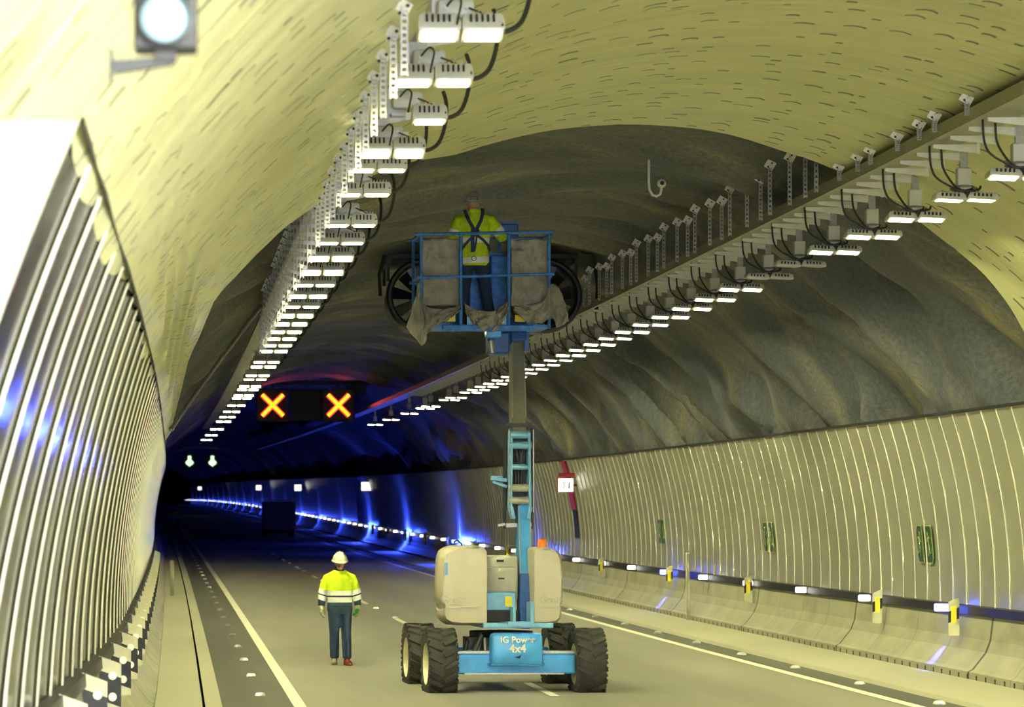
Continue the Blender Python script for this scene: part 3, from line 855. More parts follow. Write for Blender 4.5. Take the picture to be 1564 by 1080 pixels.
def small_fittings():
    z = 39.5
    x, _ = unproj(991, 232, z); top = rock_h(x, z); q = z/F
    _, h1 = unproj(991, 290, z)
    t = thing('security_camera', 'small white round security camera on hooked pole under the dark rock', 'camera', P(z, x, h1))
    a = [V((0, 0, top-h1+.1)), V((0, 0, .1)), V((.01, 0, .0)), V((.05, 0, -.07)), V((.10, 0, -.085)), V((.15, 0, -.06)), V((.165, 0, .0)), V((.165, 0, .04))]
    b = MB(); b.tube(a, .018, 10); b.box((0, 0, top-h1-.02), (.1, .1, .02)); b.obj('pole', 'bracket_white', t)
    b = MB(); b.ell((.17, 0, .085), (.062, .062, .062), 18, 12); b.obj('dome', 'bracket_white', t)
    b = MB(); b.lathe([(.001, -.066), (.026, -.062), (.03, -.05)], (.17, 0, .085), 'y', 18); b.obj('lens', 'slot_black', t)
    # bent conduit down the left rock
    pts = []
    for px, py, z in ((446, 470, 48), (398, 469, 48), (340, 545, 49), (300, 600, 50), (262, 655, 51)):
        x, h = unproj(px, py, z); pts.append(P(z, x, h))
    b = MB(); b.tube(pts, .035, 8)
    for p in pts: b.ell(p, (.05, .05, .05), 10, 6)
    tag(b.obj('bent_conduit', 'pipe_grey'), 'bent grey conduit pipe running down dark rock left of the lamps', 'pipe')
# ------------------------------------------------------------------ people
def add_hand(mb, wrist, f, n, t, sc=1.0, curl=.5, inf=0.0, spread=.1):
    f, n, t = V(f).normalized(), V(n).normalized(), V(t).normalized(); w = V(wrist)
    for i, q in enumerate((.031, .010, -.011, -.030)):
        L = (.088, .092, .087, .078)[i]*sc
        base = w+f*L+t*q*sc
        mb.tube([w+t*q*.55*sc, w+f*L*.5+t*q*.9*sc, base], [(.0150+inf)*sc]*3, 8)
        ln = (.072, .080, .074, .058)[i]*sc; d = (f+t*(q*spread*20)*.12).normalized(); p = base; pts = [p]; ang = 0
        for k, fr in enumerate((.45, .32, .23)):
            ang += curl*(.55, .8, .6)[k]
            p = p+(d*math.cos(ang)+n*math.sin(ang))*ln*fr; pts.append(p)
        mb.tube(pts, [(.0098+inf)*sc, (.0092+inf)*sc, (.0086+inf)*sc, (.0072+inf)*sc], 8)
    b0 = w+f*.022*sc+t*.024*sc
    mb.tube([b0, b0+(f*.6+t*.75+n*.25).normalized()*.042*sc, b0+(f*.6+t*.75+n*.25).normalized()*.042*sc+(f*.85+t*.25+n*.45).normalized()*.036*sc,
             b0+(f*.6+t*.75+n*.25).normalized()*.042*sc+(f*.8+t*.1+n*.6).normalized()*.062*sc], [(.0155+inf)*sc, (.0125+inf)*sc, (.011+inf)*sc, (.008+inf)*sc], 8)
def ellring(c, rx, ry, n=20, tilt=None):
    return [V(c)+V((rx*math.cos(a), ry*math.sin(a), 0)) for a in (2*PI*k/n for k in range(n))]
def add_head(mb, c, pitch=0.0):
    """head 0.23 m tall facing -y"""
    R = Matrix.Rotation(pitch, 3, 'X'); c = V(c)
    q = lambda v: c+R @ V(v)
    n = 20; rs = []
    for z, rx, ry, cy in ((-.115, .022, .022, -.055), (-.105, .042, .042, -.045), (-.075, .058, .066, -.018), (-.04, .066, .082, -.004), (0, .074, .092, .004), (.04, .077, .097, .008), (.075, .068, .088, .010), (.10, .045, .06, .012), (.113, .015, .02, .012)):
        rs.append([q((rx*math.cos(a), cy+ry*math.sin(a), z)) for a in (2*PI*k/n for k in range(n))])
    mb.rings(rs)
    mb.tube([q((0, -.083, .012)), q((0, -.103, -.022)), q((0, -.088, -.034))], [.010, .016, .012], 8)     # nose
    mb.tube([q((-.028, -.078, -.062)), q((0, -.088, -.060)), q((.028, -.078, -.062))], .009, 8)             # lips
    mb.tube([q((-.045, -.078, .026)), q((0, -.09, .024)), q((.045, -.078, .026))], .011, 8)               # brow
    for s in (-1, 1): mb.ell(q((s*.076, .012, -.012)), (.012, .02, .033), 10, 6)                             # ears
def helmet(parent, c, pitch, m, back=False):
    R = Matrix.Rotation(pitch, 3, 'X').to_4x4(); MX = Matrix.Translation(V(c)) @ R
    b = MB(); n = 28; rs = []
    for i in range(9):
        a = i/8*PI/2; r = math.cos(a) if i < 8 else .03
        rs.append([MX @ V((.112*r*math.cos(t), .012+.135*r*math.sin(t), .03+.118*math.sin(a))) for t in (2*PI*k/n for k in range(n))])
    rs.insert(0, [MX @ V((.106*math.cos(t), .012+.128*math.sin(t), .005)) for t in (2*PI*k/n for k in range(n))])
    b.rings(rs, cap=True)
    b.rings([[MX @ V(((.112+e)*math.cos(t), .012+(.135+e+(.045*max(0, -math.sin(t))**2 if e else 0))*math.sin(t), .03-(.014 if e else 0)+dz)) for t in (2*PI*k/n for k in range(n))] for e, dz in ((0, .006), (.016, 0), (.016, -.006), (0, -.008))], cap=False)
    for x in (-.04, 0, .04):
        b.tube([MX @ V((x, .012-.115*math.cos(a)*(1-abs(x)*2), .035+.122*math.sin(a)*(1-abs(x)*1.5))) for a in [PI*(.12+.76*k/10) for k in range(11)]], .009, 6)
    o = b.obj('helmet', m, parent, ang=50)
    b = MB()
    for x in (-.045, 0, .045):
        for k in range(2): b.box(MX @ V((x, .138-.012*k, .065+.028*k)), (.028, .02, .008))
    b.obj('vent', 'slot_black', o)
    return o
def limb(mb, pts, rs, n=14, ell=1.0, ref=None):
    # add mid points so that the taper is rounded
    mb.tube(pts, rs, n, True, ell, ref)
def person(name, label, loc, rz, P_, group=None):
    """P_: pose and clothing; local figure faces -y, feet near the origin"""
    t = thing(name, label, 'person', loc, rz, group)
    J = P_['J']
    # bare figure: one continuous skin
    b = MB()
    tor = P_['torso']                        # (z, rx, ry, cx, cy)
    b.rings([ellring((cx, cy, z), rx*.93, ry*.93) for z, rx, ry, cx, cy in tor])
    hd = V(J['head'])
    b.tube([V(J['neck'])-V((0, 0, .06)), V(J['neck']), hd-V((0, -.01, .07))], [.075, .06, .056], 14)
    add_head(b, hd, P_.get('pitch', 0))
    for s in ('l', 'r'):
        limb(b, [J['sh'+s], V(J['sh'+s]).lerp(V(J['el'+s]), .5), J['el'+s], V(J['el'+s]).lerp(V(J['wr'+s]), .45), J['wr'+s]], [.055, .050, .042, .040, .028])
        limb(b, [J['hip'+s], V(J['hip'+s]).lerp(V(J['kn'+s]), .5), J['kn'+s], V(J['kn'+s]).lerp(V(J['an'+s]), .4), J['an'+s]], [.085, .072, .054, .052, .036])
        f, n, th = P_['hand'+s]; add_hand(b, J['wr'+s], f, n, th, 1.0, P_.get('curl', .5))
        an = V(J['an'+s]); d = V(P_['foot'+s]).normalized()
        b.tube([an-d*.05-V((0, 0, .045)), an+d*.05-V((0, 0, .045)), an+d*.17-V((0, 0, .06))], [.036, .036, .026], 10)
    me = remeshed(b, .008, 2, 'body'); me.materials.append(M['skin'])
    body = link('body', me, t)
    R = Matrix.Rotation(P_.get('pitch', 0), 3, 'X')
    for s in (-1, 1):
        b = MB(); b.ell(hd+R @ V((s*.032, -.083, .006)), (.012, .008, .007), 10, 6); b.obj('eye', 'eye_dark', body)
    # trousers
    b = MB()
    b.rings([ellring((cx, cy, z), rx*1.02+.004, ry*1.02+.004) for z, rx, ry, cx, cy in tor if z < P_['waist']+.02])
    for s in ('l', 'r'):
        h, k, a = V(J['hip'+s]), V(J['kn'+s]), V(J['an'+s])
        b.tube([h, h.lerp(k, .5), k+V((0, 0, .02)), k.lerp(a, .5), a+(k-a)*.03], [.105, .092, .076, .074, .068], 16)
    me = remeshed(b, .011, 3, 'trousers'); me.materials.append(M[P_['trouser_mat']]); link('trousers', me, t)
    # jacket
    b = MB()
    b.rings([ellring((cx, cy, z), rx*1.06+.018, ry*1.06+.018) for z, rx, ry, cx, cy in tor if z >= P_['hem']])
    for s in ('l', 'r'):
        S, E, W = V(J['sh'+s]), V(J['el'+s]), V(J['wr'+s]); pd = P_.get('pad', 1.0)
        b.tube([S+(S-V(J['neck'])) * -.45+V((0, 0, -.02)), S+V((0, 0, -.012)), S.lerp(E, .5), E, E.lerp(W, .5), W+(E-W)*.06], [.060*pd, .074*pd, .076*pd, .070*pd, .062*pd, .050*pd], 16)
    b.tube([V(J['neck'])-V((0, 0, .07)), V(J['neck'])-V((0, -.0, .01))], [.11, .078], 16)
    me = remeshed(b, .011, 3, 'jacket')
    for m in P_['jacket_mats']: me.materials.append(M[m])
    cut(me, P_['bands'](J)); link('jacket', me, t)
    b = MB(); nk = V(J['neck'])
    b.rings([[nk+V((r*1.0*math.cos(a), r*.95*math.sin(a)+.005, z+.012*math.sin(a))) for a in (2*PI*k/20 for k in range(20))] for r, z in ((.092, -.03), (.086, .035), (.074, .035), (.078, -.03))], cap=False)
    b.obj('collar', P_['collar_mat'], t)
    # gloves and boots
    for s in ('l', 'r'):
        if P_.get('gloves'):
            b = MB(); f, n, th = P_['hand'+s]; W, E = V(J['wr'+s]), V(J['el'+s])
            add_hand(b, W, f, n, th, 1.06, P_.get('curl', .5), .0035)
            b.tube([W+(E-W)*.22, W, W+V(f).normalized()*.03], [.044, .038, .036], 12)
            me = remeshed(b, .0055, 2, 'glove'); me.materials.append(M[P_['gloves']]); link('glove', me, t)
        an = V(J['an'+s]); d = V(P_['foot'+s]).normalized(); dz = V((0, 0, 1)); sd = d.cross(dz).normalized()
        b = MB(); rs = []
        for u, w, z0, z1 in ((-.085, .022, -.085, -.02), (-.075, .036, -.09, .03), (-.02, .042, -.09, .06), (.04, .044, -.09, .01), (.10, .048, -.09, -.02), (.155, .046, -.09, -.03), (.19, .034, -.088, -.045), (.20, .02, -.085, -.06)):
            rs.append([an+d*u+sd*w*x+dz*(z0+(z1-z0)*y) for x, y in ((-.95, 0), (.95, 0), (1, .35), (.8, .8), (.45, 1), (-.45, 1), (-.8, .8), (-1, .35))])
        b.rings(rs); b.tube([an+dz*-.02, an+dz*.09], [.048, .056], 14)
        b.obj('boot', P_['boot'+s], t)
    helmet(t, hd+R @ V((0, .0, .0)), P_.get('pitch', 0), P_['helmet'])
    return t
def walker():
    tor = [(.78, .15, .105, 0, .01), (.84, .168, .115, 0, .01), (.92, .165, .112, 0, .005), (1.0, .158, .108, 0, 0), (1.1, .165, .112, 0, 0), (1.2, .180, .118, 0, 0), (1.3, .180, .114, 0, .005), (1.36, .152, .098, 0, .01), (1.42, .112, .078, 0, .015), (1.45, .075, .06, 0, .01)]
    J = dict(head=(0, -.035, 1.575), neck=(0, 0, 1.455), shl=(-.188, .01, 1.335), shr=(.188, .01, 1.335), ell=(-.262, .03, 1.105), elr=(.262, .02, 1.105), wrl=(-.287, -.03, .885), wrr=(.272, -.05, .89),
             hipl=(-.085, 0, .88), hipr=(.085, 0, .88), knl=(-.085, -.01, .48), knr=(.092, -.07, .49), anl=(-.075, .06, .095), anr=(.098, -.13, .095))
    def bands(J):
        out = []
        trs = lambda c: abs(c.x) < .205
        out.append(((0, 0, 0), (0, 0, 1), 0, .955, trs, 2))
        out.append(((0, 0, 0), (0, 0, 1), .955, 1.035, trs, 1)); out.append(((0, 0, 0), (0, 0, 1), 1.035, 1.06, trs, 2)); out.append(((0, 0, 0), (0, 0, 1), 1.06, 1.135, trs, 1))
        for s, k in (('l', -1), ('r', 1)):
            S, E, W = V(J['sh'+s]), V(J['el'+s]), V(J['wr'+s]); d = (E-S).normalized(); L = (E-S).length
            rg = (lambda k: lambda c: c.x*k > .205 and c.z < 1.3)(k)
            out += [(S, d, L-.055, L+.02, rg, 1), (S, d, L+.02, L+.04, rg, 2), (S, d, L+.04, L+.11, rg, 1), (S, d, L+.11, 4, rg, 2)]
        return out
    pose = dict(J=J, torso=tor, waist=1.0, hem=.76, pitch=.22, trouser_mat='denim', jacket_mats=['hivis', 'reflective', 'navy_cloth'], bands=bands, collar_mat='navy_cloth',
                gloves='glove_pale', bootl='boot_tan', bootr='boot_red', helmet='helmet_white', footl=(-.12, -1, 0), footr=(.15, -1, 0), curl=.55,
                handl=((.0, -.12, -1), (1, .1, 0), (.15, -1, .1)), handr=((.02, -.2, -1), (-1, .1, 0), (-.15, -1, .1)))
    x, h = unproj(519, 1018, 45.0)
    w = person('person', 'worker in yellow high-visibility jacket and white helmet walking up the road', P(45, x, 0), .05, pose)
    b = MB(); b.cyl((0, 0, -.075), (0, 0, .05), .024, 14); b.cyl((0, 0, .05), (0, 0, .085), .034, 14, .03)
    o = b.obj('green_torch', 'green_plastic'); o.location = P(45, x+.236, .80)+V((0, -.075, 0)); o.rotation_euler = (1.1, 0, .35)
    tag(o, 'small green torch held in the gloved hand of the walking worker', 'torch')
    xf, hf = unproj(270, 803, 200)
    d = dup(w, P(200, xf, 0), 'tiny distant worker seen far down the left side of the road'); d.rotation_euler.z = .3
    return w
# ------------------------------------------------------------------ boom lift
LX, LY, LR = 4.243, 38.27, math.radians(3.0)
def LP(px, py, yl):
    """photo position at a depth yl behind the front axle -> lift coordinates"""
    x, h = unproj(px, py, LY+yl); dx, dy = x-LX, yl
    c, s = math.cos(-LR), math.sin(-LR)
    return V((dx*c-dy*s, dx*s+dy*c, h))
def wheel(t, x, y, out):
    R, w = .455, .36
    b = MB()
    b.lathe([(R*.60, -w/2), (R*.80, -w/2-.012), (R*.93, -w/2+.01), (R*.955, -w/4), (R*.96, 0), (R*.955, w/4), (R*.93, w/2-.01), (R*.80, w/2+.012), (R*.60, w/2)], (0, 0, 0), 'x', 48, True)
    for k in range(17):
        for s in (-1, 1):
            a = 2*PI*(k+(.25 if s > 0 else -.25))/17
            m = Matrix.Rotation(a, 3, 'X') @ Matrix.Rotation(s*.50, 3, 'Z')
            c = Matrix.Rotation(a, 3, 'X') @ V((s*w*.26, 0, R*.965))
            b.box(c, (w*.56, .062, .05), m, bev=.007)
            c2 = Matrix.Rotation(a+s*.0, 3, 'X') @ V((s*w*.495, -.055, R*.925))
            b.box(c2, (.028, .062, .085), Matrix.Rotation(a, 3, 'X'), bev=.006)
    o = link('wheel', None, t); o.location = (x, y, R+.012)
    b.obj('tyre', 'tyre_rubber', o)
    b = MB(); s = out
    b.lathe([(.001, s*.03), (.07, s*.03), (.09, s*.06), (.20, s*.05), (.235, s*.10), (.262, s*.16), (.268, s*.18), (.262, -s*.17), (.12, -s*.12), (.001, -s*.12)], (0, 0, 0), 'x', 36)
    for k in range(8): b.cyl(V((s*.05, .13*math.cos(k*PI/4), .13*math.sin(k*PI/4))), V((s*.075, .13*math.cos(k*PI/4), .13*math.sin(k*PI/4))), .014, 6)
    b.obj('rim', 'rim_cream', o)
def hood_shell(x0, x1, y0, y1, z0, z1, side):
    """rounded moulded cover; side = -1 bulges to the left, +1 to the right"""
    b = MB(); rs = []; N = 13
    for i in range(N):
        u = i/(N-1); y = y0+(y1-y0)*u
        k = 1-max(0, (abs(u-.5)*2-.70)/.30)**2*.13
        ring = []
        zc = (z0+z1)/2; hz = (z1-z0)/2*(1-(1-k)*.6); 
        inner = x1 if side < 0 else x0; outer = x0 if side < 0 else x1; w = abs(x1-x0)*k*(1-.28*u if side < 0 else 1)
        prof = [(0, -1), (.55, -1), (.80, -.97), (.92, -.88), (.965, -.72), (.965, -.62), (.93, -.60), (.945, -.50), (1.0, -.42), (1.0, .0), (.985, .45), (.96, .70), (.90, .86), (.78, .94), (.58, 1), (.12, 1), (.03, .97), (0, .9)]
        for a, c in prof: ring.append(V((inner+side*w*a, y, zc+hz*c)))
        rs.append(ring)
    b.rings(rs); return b
def lift():
    t = thing('boom_lift', 'blue and cream four wheeled boom lift raising its basket in the right lane', 'boom lift', (LX, LY, 0), LR)
    for x, o in ((-1.0, -1), (1.0, 1)):
        wheel(t, x*.965, 0, o); wheel(t, x*.965, 2.03, o)
    # chassis: front beam, centre box, rear beam
    b = MB(); b.box((0, .02, .47), (1.60, .22, .27), bev=.02); b.box((0, 2.0, .47), (1.6, .22, .27), bev=.02); b.box((0, 1.0, .55), (.62, 1.9, .30), bev=.03)
    b.obj('chassis', 'lift_blue', t)
    b = MB(); b.box((0, .02, .618), (1.58, .20, .03)); b.box((-.0, -.06, .345), (1.3, .05, .03))
    b.obj('axle_top_plate', 'galvanised', t)
    b = MB(); b.box((.01, -.14, .665), (.68, .28, .41), bev=.05, seg=2, taper=(.97, .92)); b.box((.01, -.12, .47), (.72, .26, .06), bev=.02)
    ab = b.obj('axle_cover', 'lift_blue', t)
    b = MB(); b.prism([(-.05, .56), (.03, .585), (.05, .60), (.025, .57), (.02, .545)], .012, Matrix.Translation(V((.02, -.285, 0)))); b.obj('arrow_mark', 'board_black', ab)
    lettering('lettering', 'IG Power', .115, Matrix.Translation(V((.01, -.284, .785))) @ TXT, 'letter_white', ab, bold=.003)
    lettering('lettering', '4x4', .145, Matrix.Translation(V((.01, -.286, .67))) @ TXT, 'letter_white', ab, bold=.004)
    b = MB(); b.cyl((0, 1.0, .66), (0, 1.0, .86), .42, 32); b.box((-.40, .5, .72), (.30, .5, .16)); b.cyl((-.52, .05, .58), (-.40, .1, .84), .035); b.cyl((-.30, .25, .5), (-.30, .25, .8), .07); b.cyl((-.62, .15, .58), (-.58, .15, .76), .03)
    b.obj('slew_bearing', 'dark_steel', t)
    b = MB(); b.cyl((-.46, .12, .56), (-.40, .12, .84), .022); b.cyl((-.36, .02, .56), (-.36, .1, .80), .018); b.obj('hydraulic_hose', 'galvanised', t)
    # turntable deck and counterweight
    b = MB(); b.box((.05, .85, .965), (.92, 1.9, .07), bev=.01); b.box((.22, -.02, 1.12), (.05, .3, .30)); b.box((-.0, .05, 1.09), (.035, .3, .22)); b.box((.08, -.06, .99), (.34, .2, .05)); b.obj('turntable', 'pin_cyan', t)
    b = MB(); b.box((-.12, .42, 1.57), (.46, .3, .60), bev=.04, seg=2); b.obj('engine_bay_panel', 'panel_grey', t)
    b = MB(); b.box((-.13, .30, 1.27), (.40, .2, .26), bev=.02); b.obj('control_panel', 'pin_cyan', t)
    b = MB(); b.box((-.13, .26, 1.55), (.40, .06, .34), bev=.025, seg=2); b.obj('valve_cover', 'panel_grey', t)
    b = MB(); b.box((-.13, .30, 1.08), (.44, .3, .14)); b.obj('recess', 'slot_black', t)
    for p, d in (((-.13, .26, 1.80), (.09, .04, .03)), ((-.12, .225, 1.57), (.08, .02, .02))):
        b = MB(); b.box(p, d); b.obj('handle', 'slot_black', t)
    b = MB(); b.box((-.03, .19, 1.27), (.09, .01, .13)); b.obj('yellow_label', 'yellow_label', t)
    # moulded covers with the maker's name raised in them
    for side, x0, x1, z0, z1 in ((-1, -1.02, -.36, .96, 2.0), (1, .26, .66, .97, 1.98)):
        o = hood_shell(x0, x1, -.10, 1.45, z0, z1, side).obj('hood', 'hood_grey', t, ang=50)
        lettering('lettering', 'Genie', .135 if side < 0 else .125, Matrix.Translation(V((-.80 if side < 0 else .48, -.105, 1.30))) @ TXT, 'panel_grey', o, .012, bold=.004)
        b = MB(); b.box(((x0+x1)/2-.0, -.108, 1.20 if side < 0 else 1.195), ((x1-x0)*.72, .02, .018)); b.obj('groove', 'panel_grey', o)
        if side < 0:
            b = MB(); b.box((-.72, .25, 1.97), (.14, .10, .02)); b.tube([V((-.63, .2, 1.96)), V((-.65, .2, 2.03)), V((-.71, .2, 2.07)), V((-.75, .2, 2.04))], .012, 8); b.obj('exhaust', 'dark_steel', o)
            b = MB(); b.box((-.885, -.096, 1.70), (.03, .01, .16)); b.obj('blue_label', 'lift_blue', o)
    b = MB(); b.lathe([(.062, 0), (.06, .08), (.052, .11), (.02, .125), (.001, .127)], (.42, .25, 1.97), 'z', 20); b.obj('beacon', 'beacon', t)
    # riser boom
    y0, y1 = .35, .75
    a, c = LP(794, 945, y0), LP(790, 760, y1)
    b = MB(); b.beam(a, c, .165, .26, bev=.012); o = b.obj('riser_boom', 'lift_blue', t)
    m0, m1 = LP(794, 950, y0-.03), LP(793.5, 872, .5)
    b = MB(); b.beam(a+V((-.01, -.05, 0)), a.lerp(c, .42)+V((-.0, -.05, 0)), .175, .25, bev=.01); b.obj('riser_sleeve', 'deep_blue', o)
    b = MB()
    for q in (-.075, .075): b.beam(a.lerp(c, .42)+V((q, -.135, 0)), c+V((q, -.135, 0)), .016, .012)
    b.obj('edge_trim', 'galvanised', o)
    # linkage between riser and upper boom
    yl = .70
    k = lambda px, py, d=0.0: LP(px, py, yl)+V((0, d, 0))
    for px0, px1, nm in ((769.5, 770.5, 'l'), (799, 797.5, 'r')):
        b = MB(); b.beam(k(px0, 765), k(px1, 648), .035, .30, bev=.006); b.beam(k(px0, 762, -.1), k(px0+(1 if nm == 'l' else -1)*4, 780, -.1), .04, .2)
        b.obj('link_plate', 'pin_cyan', t)
    for px, y0_, y1_ in ((764.5, 795, 642), (806.5, 795, 642)):
        b = MB(); b.beam(k(px, y0_, .1), k(px, y1_, .1), .028, .10); b.obj('outer_link', 'dark_steel', t)
        b = MB(); b.beam(k(px+(2.4 if px < 780 else -2.4), 770, -.12), k(px+(2.4 if px < 780 else -2.4), 644, -.12), .012, .02); b.obj('steel_edge', 'galvanised', t)
    for py, w, m in ((652, .17, 'pin_cyan'), (668, .20, 'pin_cyan'), (701, .15, 'pin_cyan'), (733, .20, 'panel_grey'), (752, .20, 'panel_grey')):
        b = MB(); c0 = k(784, py, -.1); b.cyl(c0-V((w/2+.05, 0, 0)), c0+V((w/2+.05, 0, 0)), .052 if w > .16 else .04, 16); b.obj('pivot_pin', m, t)
    b = MB()
    for q in range(5): b.tube([k(777+q*3.4, 672, -.05), k(780+q*2-1.5*math.sin(q*2), 684, -.08), k(782+q*1.5, 697, -.05)], .012, 6)
    for q in range(3): b.tube([k(778+q*5, 704, .0), k(779+q*4, 718, -.03), k(778+q*5, 730, .0)], .016, 6)
    b.obj('hose_bundle', 'cable', t)
    b = MB(); b.beam(k(784, 780, .12), k(784, 645, .12), .20, .10); b.obj('inner_link', 'dark_steel', t)
    b = MB(); b.beam(k(741, 718), k(766, 721), .045, .07); b.beam(k(744, 723), k(766, 731), .035, .07); b.box(k(750, 715.5), (.15, .14, .02)); b.obj('rest_bracket', 'pin_cyan', t)
    b = MB(); b.beam(k(752, 790), k(763, 788), .03, .05, up=(0, 1, 0)); b.beam(k(764, 790), k(803, 789), .05, .12); b.obj('lower_pin_plate', 'galvanised', t)
    b = MB(); b.beam(k(762, 637), k(803, 637), .05, .2); b.obj('upper_pin_plate', 'dark_steel', t)
    # upper boom
    a, c = LP(782.5, 655, .72), LP(780, 488, 1.15)
    b = MB(); b.beam(a, c, .195, .26, bev=.014, w1=.165); ub = b.obj('upper_boom', 'boom_steel', t)
    b = MB()
    for q in (-1, 1): b.beam(a+V((q*.088, -.132, .25)), c+V((q*.074, -.132, 0)), .016, .012)
    b.obj('edge_trim', 'galvanised', ub)
    b = MB(); b.beam(LP(781, 512, 1.0), LP(780, 478, 1.05), .22, .36, bev=.02); b.box(LP(793, 510, 1.02), (.06, .3, .25)); b.obj('boom_head', 'deep_blue', ub)
    # jib parts under the basket
    b = MB(); b.box(LP(752, 512, .95), (.28, .35, .30), bev=.03); b.cyl(LP(742, 528, .8), LP(742, 492, .8), .05); b.obj('rotator', 'deep_blue', t)
    b = MB(); b.box(LP(745, 498, .55), (.20, .18, .10), bev=.012); b.obj('rotator_block', 'lift_blue', t)
    b = MB(); b.cyl(LP(743.5, 527, .6), LP(741, 508, .6), .045, 14); b.obj('level_cylinder', 'galvanised', t)
    # basket
    bk = link('basket', None, t)
    yn, yf = .45, 1.25
    q = lambda px, py, y=yn: LP(px, py, y)
    flo = q(735, 489).z
    XL, XR = q(634, 480).x, q(833, 480).x
    top, mid = q(735, 345).z, q(735, 409).z
    b = MB(); b.box(((XL+XR)/2, (yn+yf)/2, flo+.03), (XR-XL, yf-yn, .04)); b.box((q(736, 490).x, yn-.02, flo-.0), (1.20, .08, .075), bev=.008)
    b.obj('floor_frame', 'dirty_blue', bk)
    b = MB(); r = .021
    for y in (yn, yf):
        b.cyl((XL-.08, y, top-.01), (XR+.05, y, top+.03), r, 10); b.cyl((XL-.05, y, mid-.03), (XR+.05, y, mid+.03), r, 10)
        for px in ((634, 695, 769, 831)): x = q(px, 400).x; b.cyl((x, y, flo), (x, y, top+.01), r if px in (634, 831) else r*1.15, 10)
    for x in (XL, XR):
        for z in (top, mid): b.cyl((x, yn, z), (x, yf, z), r, 10)
    b.obj('guard_rail', 'dirty_blue', bk)
    b = MB(); b.box((q(735, 473).x, yn+.01, flo+.12), (.52, .012, .19)); b.box(((XL+XR)/2, yf, flo+.1), (XR-XL, .012, .16)); tb = b.obj('toe_board', 'pin_cyan', bk)
    lettering('lettering', 'Genie', .17, Matrix.Translation(V((q(738, 473).x, yn-.005, flo+.12))) @ TXT, 'letter_white', tb, bold=.004)
    for px in (679, 786):
        b = MB(); b.box((q(px, 472).x, yn-.0, flo+.13), (.13, .012, .09)); b.obj('warning_label', 'yellow_label', bk)
    b = MB(); x0, x1 = q(694, 400).x, q(776, 400).x; b.box(((x0+x1)/2, yf-.04, flo+.55), (x1-x0, .02, 1.02)); b.box((q(765, 400).x, yf-.12, flo+.52), (.22, .14, 1.0), bev=.02)
    b.obj('mesh_gate', 'dirty_blue', bk)
    b = MB(); b.box((q(765, 332, .95).x, .98, top+.08), (.30, .24, .20), bev=.02); b.box((q(765, 332, .95).x, .94, top+.19), (.32, .20, .03)); b.obj('control_box', 'deep_blue', bk)
    return t, q, flo, top, mid, XL, XR, yn, yf
def lift_world(v): return V((LX, LY, 0))+Matrix.Rotation(LR, 3, 'Z') @ V(v)
